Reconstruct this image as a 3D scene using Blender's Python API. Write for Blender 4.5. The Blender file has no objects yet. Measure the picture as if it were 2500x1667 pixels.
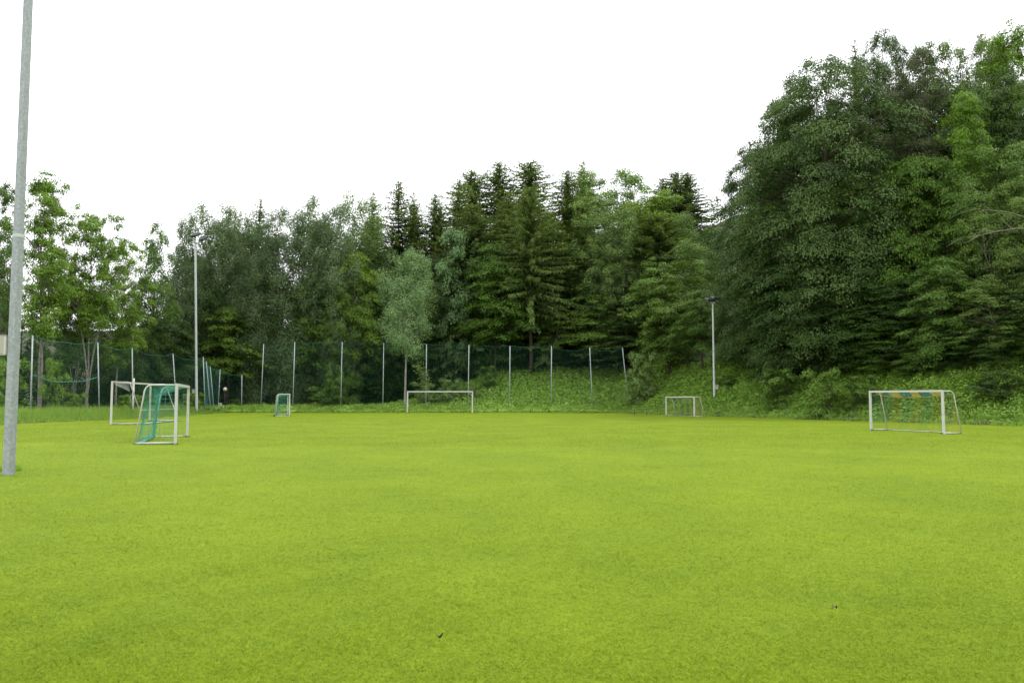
import bpy, math, random
import numpy as np
from mathutils import Vector

# ------------------------------------------------------------------ camera, world, sun, exposure
scene = bpy.context.scene
COL = scene.collection
F, CX, CY = 2018.0, 1250.0, 833.5            # focal length and centre in photograph pixels
PITCH = math.radians(3.94)
EYE = 1.6
cam_d = bpy.data.cameras.new("camera")
cam_d.sensor_width = 22.3
cam_d.lens = 22.3 * F / 2500.0
cam_d.clip_start, cam_d.clip_end = 0.1, 6000.0
cam = bpy.data.objects.new("camera", cam_d)
cam.location = (0, 0, EYE)
cam.rotation_euler = (math.radians(90) + PITCH, 0, 0)
COL.objects.link(cam)
scene.camera = cam

SUN_EL, SUN_AZ = math.radians(56), math.radians(62)      # azimuth: clockwise from +Y (to the right, a little ahead)
world = bpy.data.worlds.new("World")
scene.world = world
world.use_nodes = True
wn, wl = world.node_tree.nodes, world.node_tree.links
bg = wn["Background"]
sky = wn.new("ShaderNodeTexSky"); sky.sky_type = 'NISHITA'; sky.sun_disc = False
sky.sun_elevation = SUN_EL; sky.sun_rotation = SUN_AZ
tc = wn.new("ShaderNodeTexCoord")
cn = wn.new("ShaderNodeTexNoise"); cn.inputs["Scale"].default_value = 2.2; cn.inputs["Detail"].default_value = 5
cn.inputs["Roughness"].default_value = 0.5
wl.new(tc.outputs["Generated"], cn.inputs["Vector"])
rp = wn.new("ShaderNodeMapRange")
rp.inputs["From Min"].default_value = 0.25; rp.inputs["From Max"].default_value = 0.55
rp.inputs["To Min"].default_value = 0.86; rp.inputs["To Max"].default_value = 1.0
wl.new(cn.outputs["Fac"], rp.inputs["Value"])
mx = wn.new("ShaderNodeMix"); mx.data_type = 'RGBA'
mx.inputs["B"].default_value = (12.3, 12.4, 12.6, 1)      # overcast layer
wl.new(rp.outputs["Result"], mx.inputs["Factor"])
wl.new(sky.outputs["Color"], mx.inputs["A"])
wl.new(mx.outputs["Result"], bg.inputs["Color"])
bg.inputs["Strength"].default_value = 0.1

sun_d = bpy.data.lights.new("sun", 'SUN')
sun_d.energy = 1.1; sun_d.angle = math.radians(14); sun_d.color = (1.0, 0.96, 0.9)
sun = bpy.data.objects.new("sun", sun_d)
sd = Vector((math.sin(SUN_AZ) * math.cos(SUN_EL), math.cos(SUN_AZ) * math.cos(SUN_EL), math.sin(SUN_EL)))
sun.rotation_euler = sd.to_track_quat('Z', 'Y').to_euler()
sun.location = (0, 0, 60)
COL.objects.link(sun)

vs = scene.view_settings
scene.display_settings.display_device = 'sRGB'
vs.view_transform = 'Standard'; vs.look = 'None'; vs.exposure = 0.95; vs.gamma = 1.0
vs.use_curve_mapping = False
cy = scene.cycles
cy.max_bounces = 6; cy.diffuse_bounces = 4; cy.transmission_bounces = 4; cy.glossy_bounces = 2
cy.caustics_reflective = False; cy.caustics_refractive = False

# ------------------------------------------------------------------ helpers
CT, ST = math.cos(PITCH), math.sin(PITCH)
def P(u, v, Y):
    """the place at distance Y ahead that the photograph shows at (u, v)"""
    a, b = (u - CX) / F, (CY - v) / F
    t = Y / (CT - b * ST)
    return Vector((a * t, Y, EYE + t * (ST + b * CT)))
def G(u, v, z=0.0):
    """the place on a level z that the photograph shows at (u, v)"""
    a, b = (u - CX) / F, (CY - v) / F
    t = (z - EYE) / (ST + b * CT)
    return Vector((a * t, t * (CT - b * ST), z))

def smooth(x):
    x = np.clip(x, 0, 1)
    return x * x * (3 - 2 * x)

def hn(x, y, s=1.0, seed=0.0):
    """cheap smooth noise, -1..1"""
    return (np.sin(x * .71 * s + 1.3 + seed) * np.cos(y * .83 * s + .4 * seed) + .6 * np.sin(x * 1.63 * s - y * 1.21 * s + seed * 2.1)
            + .4 * np.cos(x * 2.9 * s + y * 3.3 * s + 3 * seed)) / 2.0

def xleft(y): return -28.0 - (y - 46.0) * 0.085
def xright(y): return 30.0 - (y - 48.0) * 0.4135
YBACK = 94.0
def field_z(x, y):
    return 0.16 * smooth((-x - 5.0) / 12.0) * (1 - smooth((y - 48.0) / 20.0))
def bank_z(x, y):
    """height of the land outside the field above it"""
    x = np.asarray(x, float); y = np.asarray(y, float)
    s = (x - 30.0) * .924 + (y - 48.0) * .382
    r = np.where(s < 0.5, 0.0, np.where(s < 7, (s - .5) * .58, 3.77 + (s - 7) * .5))
    g = smooth((x + 19.0) / 21.0)
    b = np.clip(y - 95.5, 0, None)
    k = np.where(b < 11, b * .36, 3.96 + (b - 11) * .27) * g + np.clip(y - 112, 0, None) * .10 * (1 - g)
    k = np.where(x > 14, k * (1 - smooth((x - 14) / 8)), k)
    h = np.maximum(r, k)
    return np.minimum(h, 60.0)
def land_z(x, y):
    return field_z(x, y) + bank_z(x, y)
def lz(x, y): return float(land_z(np.array(x), np.array(y)))

MATS = {}
def nt(name):
    m = bpy.data.materials.new(name); m.use_nodes = True
    MATS[name] = m
    return m, m.node_tree.nodes, m.node_tree.links, m.node_tree.nodes["Principled BSDF"]

def plain(name, col, rough=.5, metal=0.0, spec=.5, var=0.12, scale=6.0, bump=0.0, coord="Object"):
    m, n, l, b = nt(name)
    t = n.new("ShaderNodeTexCoord"); q = n.new("ShaderNodeTexNoise")
    q.inputs["Scale"].default_value = scale; q.inputs["Detail"].default_value = 6
    l.new(t.outputs[coord], q.inputs["Vector"])
    r = n.new("ShaderNodeValToRGB")
    r.color_ramp.elements[0].position = .3; r.color_ramp.elements[1].position = .7
    r.color_ramp.elements[0].color = tuple(c * (1 - var) for c in col) + (1,)
    r.color_ramp.elements[1].color = tuple(min(1, c * (1 + var)) for c in col) + (1,)
    l.new(q.outputs["Fac"], r.inputs["Fac"]); l.new(r.outputs["Color"], b.inputs["Base Color"])
    b.inputs["Roughness"].default_value = rough; b.inputs["Metallic"].default_value = metal
    b.inputs["Specular IOR Level"].default_value = spec
    if bump:
        bp = n.new("ShaderNodeBump"); bp.inputs["Strength"].default_value = bump; bp.inputs["Distance"].default_value = .02
        l.new(q.outputs["Fac"], bp.inputs["Height"]); l.new(bp.outputs["Normal"], b.inputs["Normal"])
    return m

galv = plain("galvanised_steel", (.25, .275, .285), .5, .15, .5, .22, 18)
post_grey = plain("weathered_grey_steel", (.29, .33, .33), .5, .0, .5, .2, 6)
galv_light = plain("pale_galvanised_steel", (.40, .44, .44), .5, .0, .5, .15, 10)
white_paint = plain("white_paint", (.44, .44, .41), .4, 0, .4, .08, 5)
alu = plain("aluminium_tube", (.33, .34, .325), .4, .3, .5, .1, 5)
dark_metal = plain("dark_metal", (.03, .03, .034), .45, .2, .5, .2, 5)
glass_lens = plain("lamp_lens", (.16, .17, .18), .15, 0, .6, .1, 3)
cream = plain("cream_plastic", (.33, .315, .25), .5, 0, .4, .06, 4)
globe_m = plain("globe_glass", (.62, .52, .38), .3, 0, .5, .1, 3)
teal = plain("teal_net", (.06, .26, .20), .7, 0, .2, .2, 3)
teal_dark = plain("dark_green_net", (.02, .10, .075), .7, 0, .2, .2, 3)
yellow_net = plain("yellow_net", (.34, .27, .06), .7, 0, .2, .15, 3)
blue_net = plain("blue_green_net", (.006, .12, .14), .7, 0, .2, .2, 3)
side_net = plain("side_net", (.05, .17, .13), .7, 0, .2, .2, 3)
grey_net = plain("grey_net", (.30, .31, .30), .7, 0, .2, .1, 3)
wood_grey = plain("weathered_wood", (.14, .12, .085), .8, 0, .2, .3, 9)
bark_grey = plain("grey_bark", (.17, .155, .13), .9, 0, .1, .4, 4, .6)
bark_brown = plain("brown_bark", (.06, .046, .034), .9, 0, .1, .4, 4, .6)
bark_pale = plain("pale_bark", (.27, .26, .22), .9, 0, .1, .35, 5, .4)
orange_m = plain("orange_tape", (.5, .2, .02), .6)
dry_leaf = plain("dry_leaf", (.085, .075, .028), .7, 0, .2, .4, 60)

def leaf_material(name, trans=.2, lo=(.58, .62, .66), hi=(1.32, 1.27, 1.02), rough=.6, spec=.12):
    """leaf colour = the object's own colour, varied leaf by leaf"""
    m, n, l, b = nt(name)
    oi = n.new("ShaderNodeObjectInfo"); at = n.new("ShaderNodeAttribute"); at.attribute_name = "tint"
    r = n.new("ShaderNodeValToRGB")
    r.color_ramp.elements[0].color = lo + (1,); r.color_ramp.elements[1].color = hi + (1,)
    l.new(at.outputs["Fac"], r.inputs["Fac"])
    mu = n.new("ShaderNodeMix"); mu.data_type = 'RGBA'; mu.blend_type = 'MULTIPLY'; mu.inputs["Factor"].default_value = 1
    l.new(oi.outputs["Color"], mu.inputs["A"]); l.new(r.outputs["Color"], mu.inputs["B"])
    l.new(mu.outputs["Result"], b.inputs["Base Color"])
    b.inputs["Roughness"].default_value = rough; b.inputs["Specular IOR Level"].default_value = spec
    tr = n.new("ShaderNodeBsdfTranslucent")
    g = n.new("ShaderNodeMix"); g.data_type = 'RGBA'; g.blend_type = 'MULTIPLY'; g.inputs["Factor"].default_value = 1
    g.inputs["B"].default_value = (1.25, 1.3, .6, 1)
    l.new(mu.outputs["Result"], g.inputs["A"]); l.new(g.outputs["Result"], tr.inputs["Color"])
    ms = n.new("ShaderNodeMixShader"); ms.inputs["Fac"].default_value = trans
    l.new(b.outputs["BSDF"], ms.inputs[1]); l.new(tr.outputs["BSDF"], ms.inputs[2])
    l.new(ms.outputs["Shader"], n["Material Output"].inputs["Surface"])
    return m
leaf_m = leaf_material("leaves")
needle_m = leaf_material("needles", .32, (.6, .6, .62), (1.45, 1.4, 1.1), .65, .1)

def grass_material(name, blades):
    m, n, l, b = nt(name)
    t = n.new("ShaderNodeTexCoord")
    def noise(sc, det=5, rough=.55, stretch=None):
        q = n.new("ShaderNodeTexNoise"); q.inputs["Scale"].default_value = sc
        q.inputs["Detail"].default_value = det; q.inputs["Roughness"].default_value = rough
        if stretch:
            mp = n.new("ShaderNodeMapping"); mp.inputs["Scale"].default_value = stretch
            l.new(t.outputs["Object"], mp.inputs["Vector"]); l.new(mp.outputs["Vector"], q.inputs["Vector"])
        else:
            l.new(t.outputs["Object"], q.inputs["Vector"])
        return q
    def mixc(fac, a, bcol, mode='MIX'):
        k = n.new("ShaderNodeMix"); k.data_type = 'RGBA'; k.blend_type = mode
        if isinstance(fac, (int, float)): k.inputs["Factor"].default_value = fac
        else: l.new(fac, k.inputs["Factor"])
        for s, x in (("A", a), ("B", bcol)):
            if isinstance(x, tuple): k.inputs[s].default_value = x + (1,)
            else: l.new(x, k.inputs[s])
        return k.outputs["Result"]
    def ramp(src, p0, p1):
        r = n.new("ShaderNodeMapRange"); r.interpolation_type = 'SMOOTHSTEP'
        r.inputs["From Min"].default_value = p0; r.inputs["From Max"].default_value = p1
        l.new(src, r.inputs["Value"]); return r.outputs["Result"]
    big = noise(.35, 5, .6, (1, .7, 1)); mid = noise(1.7, 6, .65); fine = noise(9, 5, .7); yel = noise(.9, 5, .6); spot = noise(2.6, 4, .6)
    c = mixc(ramp(big.outputs["Fac"], .35, .66), G_DARK, G_LIGHT)
    c = mixc(ramp(mid.outputs["Fac"], .38, .68), c, G_MID)
    c = mixc(ramp(yel.outputs["Fac"], .58, .85), c, G_YEL)
    c = mixc(ramp(spot.outputs["Fac"], .66, .80), c, G_DRY)
    tuft = noise(3.1, 6, .7); c = mixc(ramp(tuft.outputs["Fac"], .54, .68), c, mixc(1.0, c, (.88, .92, .88), 'MULTIPLY'))
    speck = noise(11, 4, .75); c = mixc(ramp(speck.outputs["Fac"], .60, .74), c, mixc(1.0, c, (.92, .94, .92), 'MULTIPLY'))
    if blades:
        at = n.new("ShaderNodeAttribute"); at.attribute_name = "tint"
        r = n.new("ShaderNodeValToRGB")
        r.color_ramp.elements[0].color = (.72, .75, .68, 1); r.color_ramp.elements[1].color = (1.3, 1.24, 1.2, 1)
        l.new(at.outputs["Fac"], r.inputs["Fac"])
        c = mixc(1.0, c, r.outputs["Color"], 'MULTIPLY')
    else:
        c = mixc(ramp(fine.outputs["Fac"], .3, .7), mixc(1.0, c, (.74, .77, .74), 'MULTIPLY'), mixc(1.0, c, (.88, .89, .88), 'MULTIPLY'))
    l.new(c, b.inputs["Base Color"])
    b.inputs["Roughness"].default_value = .85; b.inputs["Specular IOR Level"].default_value = .06
    if blades:
        # a lawn is lit as a surface: blade shading leans towards the turf's own upward normal
        ge = n.new("ShaderNodeNewGeometry"); vm = n.new("ShaderNodeMix"); vm.data_type = 'VECTOR'
        vm.inputs["Factor"].default_value = .65; vm.inputs["B"].default_value = (0, 0, 1)
        l.new(ge.outputs["Normal"], vm.inputs["A"])
        vn = n.new("ShaderNodeVectorMath"); vn.operation = 'NORMALIZE'; l.new(vm.outputs["Result"], vn.inputs[0])
        l.new(vn.outputs["Vector"], b.inputs["Normal"])
        tr = n.new("ShaderNodeBsdfTranslucent"); l.new(mixc(1.0, c, (1.2, 1.15, .6), 'MULTIPLY'), tr.inputs["Color"])
        ms = n.new("ShaderNodeMixShader"); ms.inputs["Fac"].default_value = .16
        l.new(b.outputs["BSDF"], ms.inputs[1]); l.new(tr.outputs["BSDF"], ms.inputs[2])
        l.new(ms.outputs["Shader"], n["Material Output"].inputs["Surface"])
    else:
        bp = n.new("ShaderNodeBump"); bp.inputs["Strength"].default_value = .5; bp.inputs["Distance"].default_value = .05
        l.new(fine.outputs["Fac"], bp.inputs["Height"]); l.new(bp.outputs["Normal"], b.inputs["Normal"])
    return m
G_DARK = (.135, .203, .012); G_LIGHT = (.182, .251, .014); G_MID = (.160, .227, .012); G_YEL = (.200, .252, .014); G_DRY = (.175, .192, .040)
lawn_m = grass_material("lawn_turf", False)
blade_m = grass_material("grass_blades", True)
soil_m = plain("forest_floor", (.035, .042, .016), .95, 0, .1, .5, .8, .5)

# ---- mesh collecting
class Geo:
    def __init__(s): s.v, s.f, s.mi, s.n = [], [], [], 0
    def add(s, verts, faces, mi=0):
        s.v.extend(verts)
        for f in faces: s.f.append(tuple(i + s.n for i in f)); s.mi.append(mi)
        s.n += len(verts)
    def box(s, c, size, rot=None, mi=0, bevel=0.0):
        x, y, z = size[0] / 2, size[1] / 2, size[2] / 2
        vs_ = [Vector((a * x, b * y, d * z)) for a in (-1, 1) for b in (-1, 1) for d in (-1, 1)]
        if rot is not None: vs_ = [rot @ q for q in vs_]
        c = Vector(c)
        s.add([tuple(c + q) for q in vs_], [(0, 1, 3, 2), (4, 6, 7, 5), (0, 4, 5, 1), (2, 3, 7, 6), (0, 2, 6, 4), (1, 5, 7, 3)], mi)
    def tube(s, pts, rad, n=8, mi=0, cap=True, phase=0.0, aspect=1.0):
        pts = [Vector(p) for p in pts]
        if not hasattr(rad, '__len__'): rad = [rad] * len(pts)
        ref = Vector((0, 0, 1)) if abs((pts[-1] - pts[0]).normalized().z) < .9 else Vector((1, 0, 0))
        vs_, fs = [], []
        for i, p in enumerate(pts):
            d = (pts[min(i + 1, len(pts) - 1)] - pts[max(i - 1, 0)])
            d = d.normalized() if d.length > 1e-9 else Vector((0, 0, 1))
            a = d.cross(ref)
            a = a.normalized() if a.length > 1e-6 else Vector((1, 0, 0))
            b = a.cross(d).normalized()
            for k in range(n):
                t = 2 * math.pi * k / n + phase
                vs_.append(tuple(p + (a * math.cos(t) * aspect + b * math.sin(t)) * rad[i]))
        for i in range(len(pts) - 1):
            for k in range(n):
                fs.append((i * n + k, i * n + (k + 1) % n, (i + 1) * n + (k + 1) % n, (i + 1) * n + k))
        if cap:
            fs.append(tuple(range(n - 1, -1, -1))); fs.append(tuple(range((len(pts) - 1) * n, len(pts) * n)))
        s.add(vs_, fs, mi)
    def bar(s, a, b, w, h=None, mi=0):
        """square-section bar from a to b"""
        s.tube([a, b], w * .7071, 4, mi, True, math.pi / 4)
    def sphere(s, c, r, nu=16, nv=10, mi=0, sz=1.0):
        vs_, fs = [], []
        for j in range(nv + 1):
            ph = math.pi * j / nv
            for i in range(nu):
                th = 2 * math.pi * i / nu
                vs_.append((c[0] + r * math.sin(ph) * math.cos(th), c[1] + r * math.sin(ph) * math.sin(th), c[2] + r * sz * math.cos(ph)))
        for j in range(nv):
            for i in range(nu):
                fs.append((j * nu + i, (j + 1) * nu + i, (j + 1) * nu + (i + 1) % nu, j * nu + (i + 1) % nu))
        s.add(vs_, fs, mi)
    def mesh(s, name, mats, smooth_=False):
        me = bpy.data.meshes.new(name); me.from_pydata([tuple(q) for q in s.v], [], s.f)
        for m in (mats if isinstance(mats, (list, tuple)) else [mats]): me.materials.append(m)
        if len(me.polygons):
            me.polygons.foreach_set("material_index", s.mi)
            me.polygons.foreach_set("use_smooth", [smooth_] * len(me.polygons))
        me.update()
        return me

def np_mesh(name, V, k, mat, tint=None, smooth_=False):
    """V: (faces, k, 3) array of loose k-gons"""
    nf = V.shape[0]
    me = bpy.data.meshes.new(name)
    me.vertices.add(nf * k); me.vertices.foreach_set("co", V.reshape(-1).astype(np.float32))
    me.loops.add(nf * k); me.loops.foreach_set("vertex_index", np.arange(nf * k, dtype=np.int32))
    me.polygons.add(nf); me.polygons.foreach_set("loop_start", np.arange(0, nf * k, k, dtype=np.int32))
    me.polygons.foreach_set("loop_total", np.full(nf, k, dtype=np.int32))
    me.materials.append(mat)
    if tint is not None:
        a = me.attributes.new("tint", 'FLOAT', 'FACE'); a.data.foreach_set("value", tint.astype(np.float32))
    me.update(calc_edges=True)
    return me

def grid_mesh(name, X, Y, Z, mat, smooth_=True):
    ny, nx = X.shape
    me = bpy.data.meshes.new(name)
    co = np.stack([X, Y, Z], -1).reshape(-1, 3)
    i = np.arange(ny * nx).reshape(ny, nx)
    fc = np.stack([i[:-1, :-1], i[:-1, 1:], i[1:, 1:], i[1:, :-1]], -1).reshape(-1, 4)
    nf = len(fc)
    me.vertices.add(len(co)); me.vertices.foreach_set("co", co.reshape(-1).astype(np.float32))
    me.loops.add(nf * 4); me.loops.foreach_set("vertex_index", fc.reshape(-1).astype(np.int32))
    me.polygons.add(nf); me.polygons.foreach_set("loop_start", np.arange(0, nf * 4, 4, dtype=np.int32))
    me.polygons.foreach_set("loop_total", np.full(nf, 4, dtype=np.int32))
    me.polygons.foreach_set("use_smooth", np.full(nf, smooth_))
    me.materials.append(mat); me.update(calc_edges=True)
    return me

def link(name, me, parent=None, loc=None, label=None):
    o = bpy.data.objects.new(name, me); COL.objects.link(o)
    if parent is not None: o.parent = parent
    if loc is not None: o.location = loc
    if label: o["label"] = label
    return o
def thing(name, label, cat, loc=(0, 0, 0), rz=0.0, group=None):
    o = bpy.data.objects.new(name, None); COL.objects.link(o)
    o.location = loc; o.rotation_euler = (0, 0, rz); o.empty_display_size = .3
    o["label"] = label; o["category"] = cat
    if group: o["group"] = group
    return o
def tag(o, label, cat, group=None):
    o["label"] = label; o["category"] = cat
    if group: o["group"] = group
    return o

# ------------------------------------------------------------------ the land
def build_land():
    a = np.concatenate([[-3000, -1500, -700, -350, -200], np.arange(-130, 131, 2.0), [200, 350, 700, 1500, 3000]])
    b = np.concatenate([[-3000, -1000, -300, -100], np.arange(-40, 44, 4.0), np.arange(44, 190, 1.5), [220, 260, 350, 700, 1500, 3000]])
    X, Y = np.meshgrid(a, b)
    Z = land_z(X, Y)
    out = bank_z(X, Y)
    Z = Z + np.where(out > .4, hn(X, Y, .9) * .18, 0) - .06
    o = link("ground", grid_mesh("ground", X, Y, Z, soil_m)); o["kind"] = "structure"
    ys = np.concatenate([np.arange(-40, 40, 4.0), np.arange(40, YBACK + 1.6, 1.0)])
    t = np.linspace(0, 1, 60)
    Yg, T = np.meshgrid(ys, t, indexing='ij')
    edge = .35 * hn(Yg * 1.7, Yg * .6, 1.0, 3.0)
    XL = xleft(Yg) + edge; XR = xright(Yg) + .5 + edge
    Xg = XL + (XR - XL) * T
    Yw = Yg + np.where(Yg > 93, .3 * hn(Xg, Xg * .5, 1.1, 5.), 0)
    o = link("sports_field", grid_mesh("sports_field", Xg, Yw, field_z(Xg, Yw), lawn_m)); o["kind"] = "structure"
build_land()

rng = np.random.default_rng(11)
def build_blades(N=1080000):
    v = 1003.0 + 777.0 * rng.random(N) ** 1.2
    v = np.where(rng.random(N) < .16, rng.uniform(1003, 1090, N), v)
    Y = EYE * F / (v - 972.5)
    Y = Y * np.exp(rng.normal(0, .02, N))
    X = rng.uniform(-1, 1, N) * ((CX / F) * Y * 1.06 + 1.8) + rng.normal(0, 1.1, N)
    ok = (Y < YBACK - .1 + .25 * hn(X, X * .5, 1.1, 5.)) & (X > xleft(Y) + .1) & (X < xright(Y) + .4)
    X, Y = X[ok], Y[ok]; n = len(X)
    Z = field_z(X, Y)
    patch = hn(X, Y, 2.3, 1.) * .5 + hn(X, Y, 6.1, 2.) * .35 + hn(X, Y, 17., 4.) * .25
    h = (.0145 + .008 * patch) * rng.uniform(.65, 1.3, n)
    w = np.maximum(.0032, Y * .0005) * rng.uniform(.7, 1.3, n)
    az = rng.uniform(0, 2 * np.pi, n); lean = rng.uniform(.3, 3.2, n)
    d = np.stack([np.cos(az), np.sin(az)], -1)
    fa = rng.uniform(0, 2 * np.pi, n)
    s = np.stack([np.cos(fa), np.sin(fa)], -1)
    V = np.zeros((n, 3, 3))
    V[:, 0, 0] = X - s[:, 0] * w / 2; V[:, 0, 1] = Y - s[:, 1] * w / 2; V[:, 0, 2] = Z
    V[:, 1, 0] = X + s[:, 0] * w / 2; V[:, 1, 1] = Y + s[:, 1] * w / 2; V[:, 1, 2] = Z
    V[:, 2, 0] = X + d[:, 0] * h * lean; V[:, 2, 1] = Y + d[:, 1] * h * lean; V[:, 2, 2] = Z + h
    tint = np.clip(rng.beta(2, 2, n) + .16 * patch, 0, 1)
    o = link("grass", np_mesh("grass", V, 3, blade_m, tint)); o["kind"] = "stuff"
    o["label"] = "short bright green lawn grass of the sports field"
build_blades()

# ------------------------------------------------------------------ leaves and trees
def unit(a): return a / np.maximum(np.linalg.norm(a, axis=-1, keepdims=True), 1e-9)
def leaf_quads(C, N, D, L, W):
    """three-cornered leaves: centre, normal, pointing direction, length, width"""
    N = unit(N); D = unit(D - N * (D * N).sum(-1, keepdims=True)); S = np.cross(N, D)
    L = np.asarray(L)[..., None]; W = np.asarray(W)[..., None]
    return np.stack([C - D * L * .45 + S * W * .5, C + D * L * .55, C - D * L * .45 - S * W * .5], 1)

LEAF, LEAFN = .66, 2.3
class Proto: pass

def limb(g, p0, p1, r0, r1, sag, r, n=4, segs=3):
    pts = []
    for i in range(segs + 1):
        t = i / segs
        q = np.array(p0) * (1 - t) + np.array(p1) * t
        q[2] += sag * math.sin(t * math.pi) + (r.normal(0, .03) if 0 < i < segs else 0)
        pts.append(q)
    g.tube(pts, [r0 + (r1 - r0) * i / segs for i in range(segs + 1)], n, 0, False)

def broadleaf(seed, H, R, cb, prof, ncl, npl, L, cs, flat=.6, droop=.2, up=.8, stems=1, r0=.2, bark=None, limbs=45, outer=.55, lump=.22, airy=1.0, fork=.3, spread=.5, tipbias=0.0):
    r = np.random.default_rng(seed)
    g = Geo()
    axes = []
    for s in range(stems):
        off = np.array([0., 0.]) if stems == 1 else R * spread * np.array([math.cos(2 * math.pi * s / stems + seed), math.sin(2 * math.pi * s / stems + seed)])
        wob = r.normal(0, .018 * H, (8, 2)); wob[0] = 0
        wob = np.cumsum(wob, 0) * .35
        zs = np.linspace(0, .74 * H, 8)
        ax = np.zeros((8, 3))
        for i, z in enumerate(zs):
            t = z / H
            k = 0 if t < fork else min(1, (t - fork) / .45)
            ax[i] = [off[0] * k + wob[i, 0], off[1] * k + wob[i, 1], z]
        ax[0, 2] = -.5
        g.tube(ax, [max(.02, r0 / (stems ** .4) * (1 - 1.25 * (z / H)) ** .9 * (1.25 if i == 0 else 1)) for i, z in enumerate(zs)], 7, 0, False)
        axes.append(ax)
    ph = r.uniform(0, 6.28, 6)
    cl = []
    while len(cl) < ncl:
        t = r.random() * .965 if len(cl) > 5 else r.uniform(.88, .965)
        if r.random() > prof(t) ** 1.2 + .04: continue
        a = r.uniform(0, 2 * math.pi)
        lumpf = 1 + lump * (math.sin(2 * a + ph[0] + 3 * t) + math.sin(3 * a + ph[1] - 5 * t) + math.sin(5 * a + ph[2] + 9 * t) * .7) * .6
        rr = R * prof(t) * lumpf * (outer + (1 - outer) * r.random() ** .7 if r.random() < .78 else r.random() ** .5 * outer)
        z = H * (cb + (1 - cb) * t)
        ax = axes[r.integers(len(axes))]
        i = np.interp(z, ax[:, 2], np.arange(len(ax)))
        base = np.array([np.interp(i, np.arange(len(ax)), ax[:, k]) for k in (0, 1)])
        rr_ = rr * (.72 if stems > 1 else 1.0)
        c = np.array([base[0] + rr_ * math.cos(a), base[1] + rr_ * math.sin(a), z - droop * rr * .35])
        cl.append((c, a, rr, ax, t))
    order = sorted(range(ncl), key=lambda i: -cl[i][2])
    for i in order[:limbs]:
        c, a, rr, ax, t = cl[i]
        zt = max(cb * H * .75, c[2] - .45 * rr + droop * rr * .2)
        zt = min(zt, ax[-1, 2])
        base = [np.interp(zt, ax[:, 2], ax[:, 0]), np.interp(zt, ax[:, 2], ax[:, 1]), zt]
        limb(g, base, c, max(.02, r0 * .32 * (1 - t * .7)), .012, .06 * rr, r)
    tree_leaves, tints = [], []
    for c, a, rr, ax, t in cl:
        s = cs * r.uniform(.65, 1.3) * (1 - .25 * t)
        n = max(6, int(npl * LEAFN * r.uniform(.6, 1.4) * (s / cs) ** 2))
        q = unit(r.normal(0, 1, (n, 3))) * (r.random((n, 1)) ** (.5 / airy))
        q[:, :2] *= s; q[:, 2] *= s * flat
        if flat < .8:                               # sprays leaf out on their upper side
            q[:, 2] = np.where(r.random(n) < .75, np.abs(q[:, 2]), q[:, 2])
        outd = np.array([math.cos(a), math.sin(a), 0])
        # the spray hangs outwards
        along = q @ outd
        q[:, 2] -= droop * np.maximum(along + s * .3, 0) * .6
        q[:, 2] += tipbias * s * r.random(n)
        nrm = unit(q) * .75 + np.array([0, 0, up * 1.15]) + outd * .3 + r.normal(0, .30, (n, 3))
        dr = unit(q) * .7 + outd * .6 + np.array([0, 0, -.35 * droop * 2 + tipbias]) + r.normal(0, .45, (n, 3))
        ll = L * LEAF * r.uniform(.65, 1.35, n)
        tree_leaves.append(leaf_quads(c + q, nrm, dr, ll, ll * r.uniform(.5, .75, n)))
        ct = r.normal(0, .11)
        tints.append(np.clip(.45 + ct + r.normal(0, .17, n) , 0, 1))
    p = Proto()
    p.V = np.concatenate(tree_leaves); p.tint = np.concatenate(tints)
    p.trunk = g.mesh("trunk", bark or bark_grey, True)
    p.crown = np_mesh("crown", p.V, 3, leaf_m, p.tint)
    p.H = np.percentile(p.V[..., 2], 98.8); p.R = np.percentile(np.hypot(p.V[..., 0], p.V[..., 1]), 94.0)
    return p

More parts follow.
